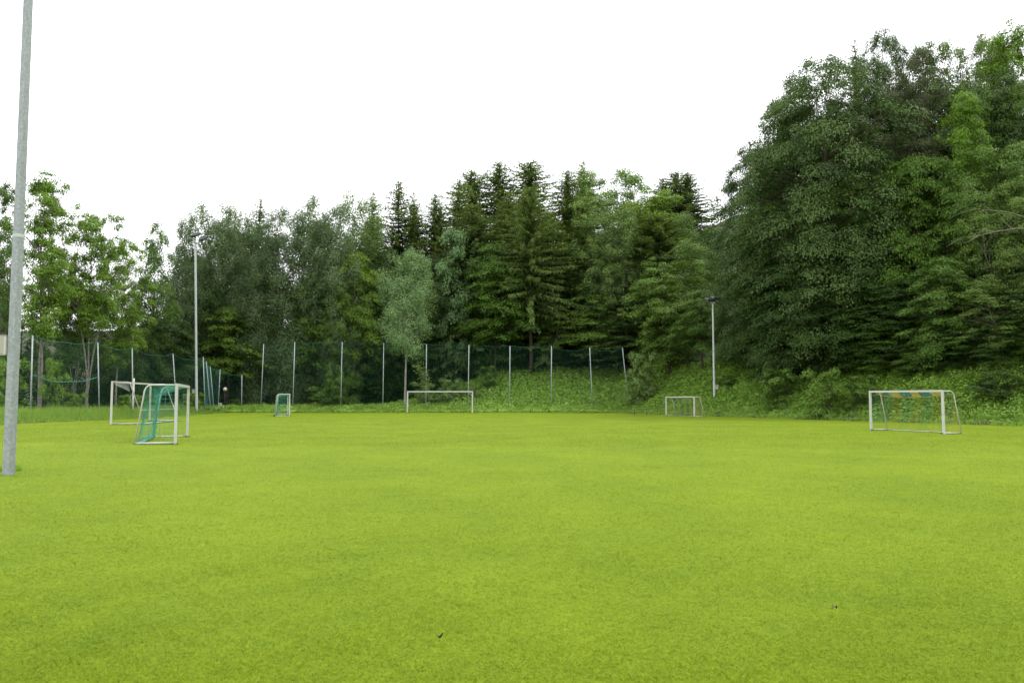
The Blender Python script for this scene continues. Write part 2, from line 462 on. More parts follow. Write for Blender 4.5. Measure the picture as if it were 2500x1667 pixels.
def spruce(seed, H, R, cb=.06, dens=1.0, step=.42, r0=.22, hang=.8, pw=.8, ragged=.3):
    r = np.random.default_rng(seed)
    g = Geo()
    zs = np.linspace(0, H * .99, 9)
    ax = np.zeros((9, 3)); ax[:, 2] = zs; ax[1:, :2] = np.cumsum(r.normal(0, .05, (8, 2)), 0) * .6; ax[0, 2] = -.6
    g.tube(ax, [max(.025, r0 * (1 - .95 * z / H)) for z in zs], 7, 0, False)
    C, N, D, LL, WW, T = [], [], [], [], [], []
    z = H * cb
    az0 = r.uniform(0, 6.28)
    while z < H * .985:
        t = (z - H * cb) / (H * (1 - cb))
        nb = int(r.integers(4, 7))
        az0 += r.uniform(.4, 1.4)
        whorl = r.uniform(1 - ragged, 1 + ragged * .4)
        for k in range(nb):
            a = az0 + 2 * math.pi * k / nb + r.normal(0, .2)
            ln = R * min(1.0, (1 - t) ** pw + .02) * whorl * r.uniform(.72, 1.1) * (min(1, .55 + t * 5))
            ln = max(ln, .14)
            el = .55 * t - .12 - .35 * (1 - t) + r.normal(0, .08)
            m = max(2, int(ln / .30 * dens))
            s = (np.arange(m) + .5) / m
            o = np.array([math.cos(a), math.sin(a), 0.])
            sd_ = np.array([-math.sin(a), math.cos(a), 0.])
            x = s * ln
            zz = z + math.tan(el) * x - .16 * x * s * (1 - t) + .10 * ln * s ** 3
            bx = np.interp(z, ax[:, 2], ax[:, 0]); by = np.interp(z, ax[:, 2], ax[:, 1])
            pts = np.stack([bx + o[0] * x, by + o[1] * x, zz], -1)
            ct = r.normal(0, .1)
            if k % 2 == 0 and ln > .8:
                g.tube([(bx, by, z), tuple(pts[m // 2]), tuple(pts[-1])], [.035, .02, .01], 3, 0, False)
            for side in (-1, 0, 1, 2, 3):
                wdt = (1 - s * .55) * min(1.0, ln * .35 + .25)
                if side == 2 or side == 3:        # hanging twigs
                    sel = r.random(m) < hang * (.35 + .65 * (1 - t))
                    if not sel.any(): continue
                    p0 = pts[sel] + sd_ * r.normal(0, .22, (sel.sum(), 1)) * wdt[sel, None]
                    ll = r.uniform(.35, .8, sel.sum()) * (.5 + .5 * (1 - t))
                    p0 = p0 - np.array([0, 0, 1.]) * ll[:, None] * .4
                    dd = np.tile([0, 0, -1.], (sel.sum(), 1)) + r.normal(0, .22, (sel.sum(), 3))
                    nn = o + r.normal(0, .5, (sel.sum(), 3)); w = ll * .26
                else:
                    ang = side * r.uniform(.6, 1.0, m)
                    dd = o * np.cos(ang)[:, None] + sd_ * np.sin(ang)[:, None] + np.array([0, 0, -.12])
                    ll = r.uniform(.42, .75, m) * (wdt * .9 + .2) * (1.0 if side else .9)
                    p0 = pts + dd * (ll * (.42 if side else .1))[:, None] + r.normal(0, .04, (m, 3))
                    nn = np.tile([0, 0, 1.], (m, 1)) + r.normal(0, .35, (m, 3)); w = ll * .30
                C.append(p0); N.append(nn); D.append(dd); LL.append(ll); WW.append(w)
                T.append(np.clip(.38 + ct + r.normal(0, .14, len(ll)) + (.22 * (r.random(len(ll)) < .2)), 0, 1))
        z += step * r.uniform(.75, 1.25) * (1 - .45 * t)
    p = Proto()
    p.V = leaf_quads(np.concatenate(C), np.concatenate(N), np.concatenate(D), np.concatenate(LL), np.concatenate(WW))
    p.tint = np.concatenate(T)
    p.trunk = g.mesh("trunk", bark_brown, True)
    p.crown = np_mesh("crown", p.V, 3, needle_m, p.tint)
    p.H = p.V[..., 2].max(); p.R = np.percentile(np.hypot(p.V[..., 0], p.V[..., 1]), 94)
    return p

def egg(w0=.35, pk=.42, end=.12):
    def f(t):
        if t < pk: return w0 + (1 - w0) * math.sin(t / pk * math.pi / 2)
        k = (t - pk) / (1 - pk)
        return max(end, math.sqrt(max(0, 1 - k ** 2.2)))
    return f
def cone(w0=.8, pk=.2):
    def f(t): return w0 + (1 - w0) * t / pk if t < pk else max(.06, 1 - .94 * ((t - pk) / (1 - pk)) ** 1.15)
    return f

K = {}
K["ash1"] = broadleaf(1, 17, 3.6, .33, egg(.5, .5, .35), 190, 120, .24, .86, .75, .25, .7, 2, .2, bark_grey, 90, .4, .36, 1.0, .34, .5)
K["ash2"] = broadleaf(2, 15, 3.5, .40, egg(.5, .6, .4), 190, 120, .24, .88, .7, .25, .7, 3, .2, bark_grey, 90, .4, .33, 1.0, .16, .55)
K["ash3"] = broadleaf(3, 16, 3.4, .28, egg(.5, .5, .4), 200, 115, .24, .88, .65, .35, .7, 1, .17, bark_grey, 90, .4, .33)
K["poplar1"] = broadleaf(4, 22, 3.8, .05, egg(.7, .5, .42), 300, 95, .28, 1.2, 1.0, .0, .4, 1, .25, bark_brown, 40, .5, .25, 1.0, .3, .5, .4)
K["poplar2"] = broadleaf(5, 22, 4.0, .04, egg(.75, .5, .38), 300, 95, .28, 1.2, 1.0, .0, .4, 2, .25, bark_brown, 40, .5, .28, 1.0, .2, .4, .4)
K["maple1"] = broadleaf(6, 15, 4.2, .10, egg(.75, .35, .25), 120, 165, .31, 1.6, .45, .65, .95, 1, .22, bark_brown, 60, .6, .3)
K["maple2"] = broadleaf(7, 15, 4.4, .08, egg(.8, .4, .3), 120, 165, .31, 1.65, .43, .7, .95, 1, .22, bark_brown, 60, .6, .32)
K["maple3"] = broadleaf(26, 15, 4.4, .32, egg(.7, .4, .3), 100, 165, .31, 1.65, .45, .7, .95, 1, .2, bark_brown, 60, .55, .32)
K["hazel"] = broadleaf(8, 13, 4.4, .16, egg(.85, .35, .25), 220, 115, .28, 1.15, .5, .4, .85, 3, .16, bark_brown, 40, .5, .28, 1.0, .08, .4, .15)
K["aspen"] = broadleaf(9, 16, 3.3, .36, egg(.6, .35, .25), 160, 115, .23, 1.05, .9, .1, .3, 1, .15, bark_pale, 60, .35, .25, 1.1, .4, .3, .35)
K["lime1"] = broadleaf(10, 27, 6.6, .07, egg(.8, .5, .5), 330, 250, .27, 1.75, .74, .8, .75, 1, .4, bark_brown, 90, .62, .26)
K["lime2"] = broadleaf(11, 24, 5.2, .06, egg(.9, .6, .6), 300, 225, .27, 1.6, .70, .8, .8, 1, .35, bark_brown, 80, .62, .28)
K["light1"] = broadleaf(12, 24, 3.9, .2, egg(.55, .5, .3), 210, 95, .30, 1.15, .8, .1, .5, 2, .2, bark_grey, 60, .4, .3, 1.0, .2, .45, .3)
K["light2"] = broadleaf(13, 22, 3.6, .15, egg(.55, .5, .35), 230, 100, .30, 1.1, .75, .1, .5, 1, .2, bark_grey, 60, .4, .3, 1.0, .2, .45, .25)
K["pine"] = broadleaf(14, 20, 4.2, .5, egg(.7, .5, .45), 110, 150, .22, 1.4, .5, .1, .3, 1, .26, bark_brown, 60, .3, .3)
K["willow"] = broadleaf(15, 15, 5.0, .05, egg(.75, .5, .35), 250, 100, .25, 1.2, .6, .35, .6, 3, .18, bark_grey, 80, .45, .3, 1.0, .1, .5)
K["chestnut"] = broadleaf(16, 15, 2.7, .15, egg(.7, .35, .25), 110, 95, .36, 1.0, .8, .15, .7, 1, .2, bark_brown, 30, .6, .3)
K["thin"] = broadleaf(17, 9, 2.0, .35, egg(.5, .5, .3), 60, 75, .26, .8, .6, .3, .7, 2, .07, bark_pale, 40, .35, .35, 1.0, .25, .5)
K["shrub1"] = broadleaf(18, 3, 1.7, .0, egg(.85, .35, .35), 70, 80, .20, .6, .7, .2, .6, 3, .05, bark_brown, 20, .5, .3, 1.0, .02, .6)
K["shrub2"] = broadleaf(19, 3.4, 1.4, .0, egg(.85, .35, .25), 60, 80, .22, .55, .6, .35, .7, 3, .05, bark_brown, 20, .5, .3, 1.0, .02, .6, .3)
K["spruce1"] = spruce(21, 28, 7.0, .05, 1.25, .40, .22, .9, .74)
K["spruce2"] = spruce(22, 26, 6.5, .05, 1.25, .42, .2, .8, .74, .35)
K["spruce3"] = spruce(23, 27, 6.6, .30, 1.25, .40, .24, 1.0, .6, .3)

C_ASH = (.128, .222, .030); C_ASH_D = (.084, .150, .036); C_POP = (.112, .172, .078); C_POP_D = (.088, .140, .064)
C_POP_L = (.128, .204, .062); C_MAP = (.074, .146, .020); C_MAP_L = (.118, .200, .022); C_MAP_D = (.038, .078, .016)  # the dark maple green is lowered further to carry the wood's shade
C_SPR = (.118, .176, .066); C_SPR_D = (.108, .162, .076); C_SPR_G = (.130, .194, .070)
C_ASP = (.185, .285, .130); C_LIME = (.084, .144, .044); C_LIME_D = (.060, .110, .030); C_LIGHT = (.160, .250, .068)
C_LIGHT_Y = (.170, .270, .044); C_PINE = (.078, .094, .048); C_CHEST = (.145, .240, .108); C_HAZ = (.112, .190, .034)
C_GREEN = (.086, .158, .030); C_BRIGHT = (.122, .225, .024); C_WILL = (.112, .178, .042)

trng = random.Random(5)
def tree(kind, u, vtop, Y, wpx, color, name, cat, label, group=None, zoff=0.0, rz=None, width_min=0):
    p = K[kind]
    top = P(u, vtop, Y)
    zg = lz(top.x, Y) + zoff
    h = top.z - zg
    w = wpx * Y / F
    t = thing(name, label, cat, (top.x, Y, zg), trng.uniform(0, 6.28) if rz is None else rz, group)
    t.scale = (w / (2 * p.R), w / (2 * p.R), h / p.H)
    link("trunk", p.trunk, t)
    c = link("crown", p.crown, t)
    k = trng.uniform(.93, 1.07)
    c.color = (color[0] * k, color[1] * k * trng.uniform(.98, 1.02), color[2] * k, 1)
    return t

GL = "trees behind the side netting"; GB = "trees at the foot of the wood behind the far goal"; GS = "spruces of the wood"
GP = "grey-green trees of the wood"; GH = "pale green trees on the wooded slope"; GR = "trees on the slope by the striped goal"; GU = "shrubs at the edge of the wood"
TREES = [
 # behind the side netting
 ("ash1", 118, 440, 66, 180, C_ASH, "ash_tree", "tree", "tall airy ash with gappy top, right beside the near lamp pole", GL),
 ("ash3", 20, 462, 76, 130, C_ASH_D, "ash_tree", "tree", "dark loose-leaved ash half hidden by the near lamp pole", GL),
 ("ash2", 228, 522, 72, 165, C_ASH, "ash_tree", "tree", "ash with pale trunk forking low just behind the netting", GL),
 ("ash3", 296, 592, 80, 130, C_ASH, "ash_tree", "tree", "slim straight-trunked ash between the forked ash and the rounded tree", GL),
 ("maple1", 382, 562, 94, 115, C_GREEN, "broadleaf_tree", "tree", "rounded mid-green tree left of the tall floodlight pole", GL),
 ("ash3", 152, 640, 72, 110, C_ASH_D, "young_tree", "tree", "brown-stemmed young tree under the tall airy ash", GL),
 ("ash2", 190, 690, 79, 110, C_ASH_D, "young_tree", "tree", "shaded young tree behind the forked ash", GL),
 ("willow", -15, 640, 68, 120, C_ASH_D, "willow_tree", "tree", "low shaggy tree beside the cream box on the near lamp pole", GL),
 ("maple2", 345, 690, 90, 120, C_MAP_D, "broadleaf_tree", "tree", "low dark tree behind the unnetted portable goal", GL),
 ("maple2", 60, 700, 84, 140, C_MAP_D, "broadleaf_tree", "tree", "dark undergrowth tree seen through the first bay of netting", GL),
 ("maple1", 250, 720, 92, 140, C_MAP_D, "broadleaf_tree", "tree", "dark low tree seen through the netting between the two pale ash trunks", GL),
 # grey-green back left
 ("poplar1", 458, 548, 101, 105, C_POP_D, "poplar_tree", "tree", "grey-green tree directly behind the tall floodlight head", GP),
 ("poplar2", 522, 512, 105, 125, C_POP, "poplar_tree", "tree", "grey-green tree with spiky top just beyond the tall floodlight pole", GP),
 ("poplar1", 578, 520, 107, 125, C_POP, "poplar_tree", "tree", "grey-green tree just before the lone spruce tip", GP),
 ("poplar2", 632, 548, 103, 115, C_POP_D, "poplar_tree", "tree", "lower grey-green tree below the lone spruce tip", GP),
 ("poplar1", 700, 520, 105, 130, C_POP, "poplar_tree", "tree", "grey-green tree right of the lone spruce tip", GP),
 ("poplar2", 764, 500, 108, 135, C_POP, "poplar_tree", "tree", "tallest of the grey-green trees, with a broad loose top", GP),
 ("poplar1", 826, 512, 107, 120, C_POP, "poplar_tree", "tree", "grey-green tree between the tallest one and the paler one", GP),
 ("poplar2", 880, 492, 113, 120, C_POP_L, "poplar_tree", "tree", "paler grey-green tree leaning against the first spruces", GP),
 # low front row, left
 ("maple3", 556, 755, 102, 185, (.088, .158, .022), "maple_tree", "tree", "bright yellow-green tree drooping over the path gap in the netting", GB),
 ("maple3", 500, 690, 103, 130, C_MAP_D, "maple_tree", "tree", "dark tree behind the globe lamp and the path", GB),
 ("maple3", 655, 700, 100.5, 160, C_MAP, "maple_tree", "tree", "dark green tree over the first bays of the far netting", GB),
 ("maple3", 752, 690, 101, 170, C_MAP, "maple_tree", "tree", "layered tree behind the third post of the far netting", GB),
 ("maple3", 862, 625, 102, 160, C_MAP_L, "maple_tree", "tree", "yellow-green tree left of the silvery aspen", GB),
 ("willow", 850, 712, 100, 130, C_GREEN, "broadleaf_tree", "tree", "paler twiggy tree in front of the yellow-green one", GB),
 ("maple3", 608, 640, 103, 150, C_POP_D, "broadleaf_tree", "tree", "dark bluish tree between bright maple and grey-green crowns", GB),
 ("maple3", 925, 700, 104, 150, C_MAP_D, "maple_tree", "tree", "dark tree half hidden by the silvery aspen", GB),
 ("aspen", 993, 618, 98, 152, C_ASP, "aspen_tree", "tree", "silvery aspen with slender bare trunk beside the far white goal", None),
 # spruces
 ("spruce2", 634, 485, 126, 90, C_SPR_D, "spruce_tree", "spruce", "lone spruce tip above the grey-green trees", GS),
 ("spruce2", 910, 468, 126, 85, C_SPR_D, "spruce_tree", "spruce", "first spruce tip right of the grey-green trees", GS),
 ("spruce1", 971, 441, 121, 125, C_SPR, "spruce_tree", "spruce", "pointed spruce standing behind the silvery aspen", GS),
 ("spruce2", 1008, 468, 125, 85, C_SPR_D, "spruce_tree", "spruce", "narrow spruce squeezed beside the pointed one behind the aspen", GS),
 ("spruce1", 1060, 472, 122, 120, C_SPR, "spruce_tree", "spruce", "blunt spruce above the pale-clumped chestnut", GS),
 ("spruce2", 1118, 440, 124, 110, C_SPR_G, "spruce_tree", "spruce", "greener spruce left of the bushy-topped spruce", GS),
 ("spruce3", 1153, 409, 131, 130, C_SPR_G, "spruce_tree", "spruce", "bushy round-topped spruce on the skyline", GS),
 ("spruce1", 1218, 394, 131, 150, C_SPR, "spruce_tree", "spruce", "tall skyline spruce between the bushy-topped and the highest ones", GS),
 ("spruce3", 1292, 388, 133, 135, C_SPR, "spruce_tree", "spruce", "highest skyline spruce, standing behind the bare-trunked one", GS),
 ("spruce1", 1240, 470, 116, 160, C_SPR, "spruce_tree", "spruce", "dark full spruce left of the bare-trunked spruce", GS),
 ("spruce3", 1296, 450, 108, 162, C_SPR, "spruce_tree", "spruce", "big spruce with long bare trunk rising from the nettle bank", GS),
 ("spruce1", 1384, 415, 124, 130, C_SPR, "spruce_tree", "spruce", "dark spruce next to the pale green trees", GS),
 ("spruce2", 1422, 393, 138, 100, C_SPR_G, "spruce_tree", "spruce", "slim spruce tip peeping over the pale green trees", GS),
 ("spruce2", 1620, 434, 128, 110, C_SPR_D, "spruce_tree", "spruce", "lowest of the three spruce tips beside the sky gap", GS),
 ("spruce1", 1652, 418, 127, 140, C_SPR_D, "spruce_tree", "spruce", "middle of the three spruces beside the sky gap", GS),
 ("spruce1", 1676, 420, 124, 140, C_SPR_D, "spruce_tree", "spruce", "dark spruce whose flank borders the sky gap", GS),
 ("spruce3", 1600, 520, 112, 150, C_SPR, "spruce_tree", "spruce", "dark shaggy spruce amid the pale green trees", GS),
 ("spruce2", 1540, 690, 110, 150, C_SPR_D, "spruce_tree", "spruce", "low dark conifer left of the hazel by the small goal", GS),
 ("spruce1", 1150, 500, 115, 150, C_SPR_D, "spruce_tree", "spruce", "dark spruce behind the hornbeam and the chestnut", GS),
 ("spruce1", 1340, 520, 114, 140, C_SPR, "spruce_tree", "spruce", "spruce right behind the bare-trunked one, dark to the ground", GS),
 # pale green on the slope
 ("light2", 1442, 428, 125, 120, C_LIGHT, "pale_tree", "tree", "pale green tree just below the slim spruce tip", GH),
 ("light1", 1535, 426, 122, 170, C_LIGHT, "pale_tree", "tree", "feathery pale tree with open top on the skyline", GH),
 ("light2", 1464, 478, 113, 140, C_LIGHT, "pale_tree", "tree", "slender pale tree with thin dark stems", GH),
 ("light1", 1502, 520, 109, 120, C_POP_L, "pale_tree", "tree", "grey-barked pale tree with trunk showing above the low trees", GH),
 ("light2", 1610, 474, 118, 160, C_LIGHT_Y, "pale_tree", "tree", "bright yellow-green tree before the three spruces", GH),
 ("light1", 1560, 500, 117, 120, C_LIGHT_Y, "pale_tree", "tree", "yellow-green tree between feathery tree and shaggy spruce", GH),
 ("poplar1", 1670, 532, 113, 115, C_POP_L, "pale_tree", "tree", "grey-green tree under the spruces by the sky gap", GH),
 ("ash3", 1735, 560, 110, 100, C_ASH_D, "pale_tree", "tree", "thin see-through tree standing in the sky gap", GH),
 ("poplar2", 1690, 600, 104, 150, C_POP_L, "broadleaf_tree", "tree", "grey-green tree behind the right floodlight pole and hazel", GH),
 # front row, centre
 ("chestnut", 1106, 568, 105, 105, C_CHEST, "chestnut_tree", "tree", "chestnut with pale bluish leaf clumps right of the aspen", GB),
 ("maple2", 1194, 600, 106, 150, C_GREEN, "hornbeam_tree", "tree", "dark hornbeam rising behind the layered maple", GB),
 ("maple3", 1205, 645, 102, 200, C_MAP, "maple_tree", "tree", "layered maple with bright sprays hanging over the netting", GB),
 ("maple3", 1440, 722, 104, 225, C_HAZ, "hazel_tree", "tree", "wide green hazel over the last bays of the far netting", GB),
 ("chestnut", 1458, 660, 105.5, 105, C_CHEST, "whitebeam_tree", "tree", "whitish-leaved small tree on top of the wide hazel", GB),
 ("hazel", 1630, 640, 96, 190, C_HAZ, "hazel_tree", "tree", "light green hazel left of the right floodlight pole", GB),
 ("maple3", 1712, 715, 91, 150, C_GREEN, "hornbeam_tree", "tree", "layered hornbeam directly behind the right floodlight pole", GB),
 ("thin", 1345, 765, 103, 110, C_HAZ, "young_tree", "tree", "crooked little tree behind the netting below the big spruce", GB),
 ("maple1", 1075, 700, 106, 140, C_MAP_D, "maple_tree", "tree", "dark tree above the right end of the far white goal", GB),
 ("maple3", 1540, 780, 101, 150, C_MAP_D, "maple_tree", "tree", "low dark tree beyond the leaning last net post", GB),
 ("maple1", 1330, 770, 107, 170, C_MAP_D, "maple_tree", "tree", "low shaded tree behind the trunk of the big spruce", GB),
 # the slope by the striped goal
 ("lime1", 2005, 168, 70, 400, C_LIME, "lime_tree", "tree", "huge lime with drooping silvery sprays facing the field", GR),
 ("lime2", 1915, 262, 76, 250, C_LIME, "lime_tree", "tree", "lime with a domed crown between the huge lime and the sky gap hornbeam", GR),
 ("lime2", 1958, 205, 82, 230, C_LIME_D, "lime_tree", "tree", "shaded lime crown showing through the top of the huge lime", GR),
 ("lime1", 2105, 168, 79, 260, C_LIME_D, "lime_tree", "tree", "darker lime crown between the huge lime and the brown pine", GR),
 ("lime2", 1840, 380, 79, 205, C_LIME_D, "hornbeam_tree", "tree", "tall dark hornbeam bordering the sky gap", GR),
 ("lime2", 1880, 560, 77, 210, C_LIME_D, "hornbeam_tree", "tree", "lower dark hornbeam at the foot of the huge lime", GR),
 ("spruce2", 2085, 95, 86, 75, C_SPR_G, "spruce_tree", "spruce", "small pointed spruce on the skyline above the huge lime", GR),
 ("lime2", 2148, 96, 85, 150, C_LIME_D, "broadleaf_tree", "tree", "ragged dark tree beside the small spruce above the lime", GR),
 ("pine", 2238, 140, 68, 150, C_PINE, "pine_tree", "pine", "half-dead brown pine with a nest-like clump at its top", GR),
 ("light2", 2255, 122, 82, 150, C_LIME, "broadleaf_tree", "tree", "skyline tree behind the brown pine", GR),
 ("willow", 2345, 118, 80, 170, C_WILL, "broadleaf_tree", "tree", "twiggy skyline tree between the brown pine and the highest one", GR),
 ("light2", 2425, 128, 78, 140, C_WILL, "broadleaf_tree", "tree", "olive skyline tree below the highest crown", GR),
 ("lime2", 2395, 108, 79, 170, C_WILL, "broadleaf_tree", "tree", "rounded skyline tree just left of the bright highest crown", GR),
 ("light2", 2490, 70, 72, 180, C_BRIGHT, "broadleaf_tree", "tree", "bright green highest crown of the slope", GR),
 ("light2", 2350, 240, 64, 130, C_BRIGHT, "young_tree", "tree", "narrow yellow-green tree right of the brown pine", GR),
 ("willow", 2445, 225, 68, 200, C_GREEN, "broadleaf_tree", "tree", "mid-green tree with dark trunk right of the yellow-green one", GR),
 ("maple2", 2225, 395, 66, 210, C_MAP, "maple_tree", "tree", "fresh green maple right of the huge lime, hanging sprays", GR),
 ("maple1", 2350, 440, 63, 190, C_GREEN, "maple_tree", "tree", "dense green tree between the maple and the twiggy willow", GR),
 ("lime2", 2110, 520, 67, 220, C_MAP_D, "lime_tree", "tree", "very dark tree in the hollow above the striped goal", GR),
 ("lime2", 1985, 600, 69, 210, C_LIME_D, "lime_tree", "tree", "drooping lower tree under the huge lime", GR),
 ("willow", 2455, 440, 58, 230, C_WILL, "willow_tree", "tree", "twiggy willow with pale dead branches", GR),
 ("maple1", 2292, 640, 59, 190, C_GREEN, "young_tree", "tree", "leafy tree reaching out above the striped goal", GR),
 ("willow", 2470, 680, 55, 220, C_WILL, "willow_tree", "tree", "low willow at the edge of the bank, lit from above", GR),
 ("thin", 2362, 800, 57, 120, C_GREEN, "young_tree", "tree", "thin pale-stemmed sapling tree right behind the striped goal", GR),
 ("maple2", 2180, 740, 64, 200, C_MAP_D, "broadleaf_tree", "tree", "dark low tree right above the striped goal crossbar", GR),
 ("hazel", 1815, 720, 87, 140, C_LIME_D, "hazel_tree", "tree", "dark hazel between the right floodlight pole and the hornbeams", GR),
 ("maple1", 2150, 800, 64, 150, C_MAP, "young_tree", "tree", "low leafy tree touching the bank behind the striped goal left post", GR),
 ("maple2", 2260, 830, 60, 150, C_GREEN, "young_tree", "tree", "low leafy tree hanging over the bank behind the striped goal right post", GR),
 ("maple1", 2330, 790, 58, 150, C_MAP_D, "young_tree", "tree", "dark low tree left of the pale-stemmed sapling tree", GR),
 ("maple2", 2440, 800, 55, 170, C_MAP_D, "young_tree", "tree", "dark low tree hanging over the bank right of the sapling tree", GR),
 ("maple1", 2520, 760, 54, 170, C_MAP, "young_tree", "tree", "low tree hanging over the bank at the right edge of the wood", GR),
 ("maple2", 1940, 780, 71, 170, C_LIME_D, "young_tree", "tree", "low layered tree hanging over the bank under the huge lime", GR),
 ("maple1", 2050, 770, 68, 170, C_MAP_D, "young_tree", "tree", "dark low tree above the round bank shrub", GR),
 # shrubs
 ("shrub1", 2012, 905, 63, 100, C_HAZ, "shrub", "shrub", "round shrub on the bank left of the striped goal", GU),
 ("shrub2", 2095, 918, 62, 90, C_GREEN, "shrub", "shrub", "leafy shrub just behind the striped goal", GU),
 ("shrub1", 1565, 862, 92, 90, C_POP_L, "shrub", "shrub", "grey-green shrub beside the leaning last net post", GU),
 ("shrub2", 135, 880, 64, 60, C_ASH, "shrub", "shrub", "light shrub behind the second bay of side netting", GU),
 ("shrub1", 185, 960, 66, 55, C_ASH, "shrub", "shrub", "small shrub by the foot of the forked ash", GU),
 ("shrub1", 20, 880, 60, 90, C_ASH, "shrub", "shrub", "bush by the foot of the near lamp pole netting", GU),
 ("shrub2", 306, 965, 73, 50, C_ASH, "shrub", "shrub", "bush seen through the unnetted portable goal", GU),
 ("shrub2", 345, 965, 78, 60, C_ASH, "shrub", "shrub", "bush behind the rear corner of the netted portable goal", GU),
 ("shrub1", 465, 960, 88, 60, C_ASH, "shrub", "shrub", "bush at the foot of the tall floodlight pole", GU),
 ("shrub2", 820, 895, 98, 50, C_GREEN, "shrub", "shrub", "upright leafy shrub behind the third far net post", GU),
 ("shrub1", 800, 945, 97.5, 90, C_GREEN, "shrub", "shrub", "broad bush between small goal and far white goal", GU),
 ("shrub2", 575, 975, 100, 50, C_GREEN, "shrub", "shrub", "bright bush in the path gap by the globe lamp", GU),
 ("shrub1", 1095, 925, 99, 70, C_POP_L, "shrub", "shrub", "feathery bush behind the far white goal crossbar", GU),
 ("shrub1", 1035, 935, 98.5, 70, C_POP_L, "shrub", "shrub", "low feathery bush under the leaning sapling", GU),
 ("shrub1", 1140, 935, 100, 60, C_POP_L, "shrub", "shrub", "feathery bush just right of the far white goal", GU),
 ("shrub2", 1190, 895, 103, 60, C_GREEN, "shrub", "shrub", "upright bush left of the bare spruce trunk", GU),
 ("shrub1", 1772, 915, 82, 75, C_GREEN, "shrub", "shrub", "leafy shrub at the foot of the right floodlight pole", GU),
 ("shrub2", 1900, 900, 70, 100, C_GREEN, "shrub", "shrub", "shrub on the bank under the huge lime", GU),
 ("shrub1", 2440, 905, 53, 120, C_MAP_D, "shrub", "shrub", "dark shrub under the low willow", GU),
]
for a in TREES:
    a = list(a)
    if len(a) > 9 and a[9] == GR and a[3] < 80: a[3] += 4 if a[1] < 2150 else 2
    if len(a) > 9 and a[9] == GB and a[1] > 600 and a[3] > 98: a[3] += 6
    if a[0].startswith("spruce"): a[4] *= 1.95 if a[4] < 160 else 1.25
    tree(*a)

# trees deeper in, seen only as tops and gaps between the ones in front
dr = random.Random(9)
def skyline(u):
    return float(np.interp(u, [-100, 60, 230, 420, 460, 520, 700, 860, 960, 1100, 1300, 1450, 1640, 1700, 1750, 1790, 1880, 2000, 2200, 2600],
                              [560, 560, 610, 640, 575, 545, 540, 525, 490, 480, 465, 470, 500, 590, 640, 470, 300, 200, 150, 120]))
BACK = {445: "left of the tall floodlight head", 525: "right of the tall floodlight head", 605: "below the lone spruce tip", 685: "right of the lone spruce tip",
        765: "behind the tallest grey-green tree", 845: "left of the first spruce tip", 925: "between the first two spruces", 1005: "behind the crown of the silvery aspen",
        1085: "behind the pale-clumped chestnut", 1165: "behind the bushy-topped spruce", 1245: "left of the bare-trunked spruce", 1325: "right of the bare-trunked spruce",
        1405: "behind the slim spruce tip", 1485: "left of the feathery pale tree", 1565: "right of the feathery pale tree", 1645: "under the three spruce tips", 1725: "beyond the sky gap"}
RIGHT = {1840: "left of the domed lime", 1930: "behind the domed lime", 2020: "behind the huge lime", 2110: "right of the huge lime", 2200: "left of the brown pine",
         2290: "right of the brown pine", 2380: "behind the narrow yellow-green tree", 2470: "below the highest crown", 2560: "at the far right edge"}
HIDDEN = {("T", 1840), ("S", 1840), ("L", 310), ("R", 2560)} | {("B", q) for q in (685, 1325, 1485, 1645, 1725)} | {("C", q) for q in (445, 525, 605, 685, 765, 1325, 1485, 1645, 1725)}                     # places where nothing would show between the front trees
for u, ph in ((310, "right of the forked ash"), (365, "behind the rounded mid-green tree"), (420, "left of the tall floodlight pole")):
    if ("L", u) in HIDDEN: continue
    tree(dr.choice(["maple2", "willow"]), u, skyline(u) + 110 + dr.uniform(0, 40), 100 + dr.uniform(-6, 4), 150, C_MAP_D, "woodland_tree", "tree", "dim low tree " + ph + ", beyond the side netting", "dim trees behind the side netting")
for u, ph in BACK.items():
    j = [dr.uniform(-15, 15), dr.uniform(0, 30), dr.uniform(-4, 4), dr.random()]
    if ("B", u) in HIDDEN: continue
    ks = ["poplar1", "poplar2", "lime2"] if u < 900 else ["spruce1", "spruce2", "spruce1"] if u < 1430 else ["light1", "light2", "spruce2"]
    tree(ks[int(j[3] * 3)], u + j[0], skyline(u) + 12 + j[1], 121 + j[2], 205, C_POP_D if u < 900 else C_SPR if u < 1430 else C_POP_L,
         "woodland_tree", "tree", "dim wood tree " + ph + ", filling the gap near the skyline", "trees deep in the wood")
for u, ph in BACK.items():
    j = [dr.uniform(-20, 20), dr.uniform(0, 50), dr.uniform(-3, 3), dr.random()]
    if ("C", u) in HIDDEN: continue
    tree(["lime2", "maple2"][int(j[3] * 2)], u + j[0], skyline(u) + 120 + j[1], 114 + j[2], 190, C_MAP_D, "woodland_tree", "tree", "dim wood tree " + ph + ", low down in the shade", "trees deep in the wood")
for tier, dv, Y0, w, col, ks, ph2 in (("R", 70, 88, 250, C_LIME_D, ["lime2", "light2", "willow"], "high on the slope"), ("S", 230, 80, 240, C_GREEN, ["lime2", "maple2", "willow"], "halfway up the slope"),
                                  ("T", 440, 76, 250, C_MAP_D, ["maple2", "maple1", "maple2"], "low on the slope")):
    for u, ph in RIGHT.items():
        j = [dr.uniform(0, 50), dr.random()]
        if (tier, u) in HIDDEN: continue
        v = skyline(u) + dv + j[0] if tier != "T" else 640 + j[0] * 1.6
        tree(ks[int(j[1] * 3)], u, v, Y0 - (u - 1840) * .026, w, col, "woodland_tree", "tree", "shaded tree " + ph + ", " + ph2, "trees deep on the wooded slope")

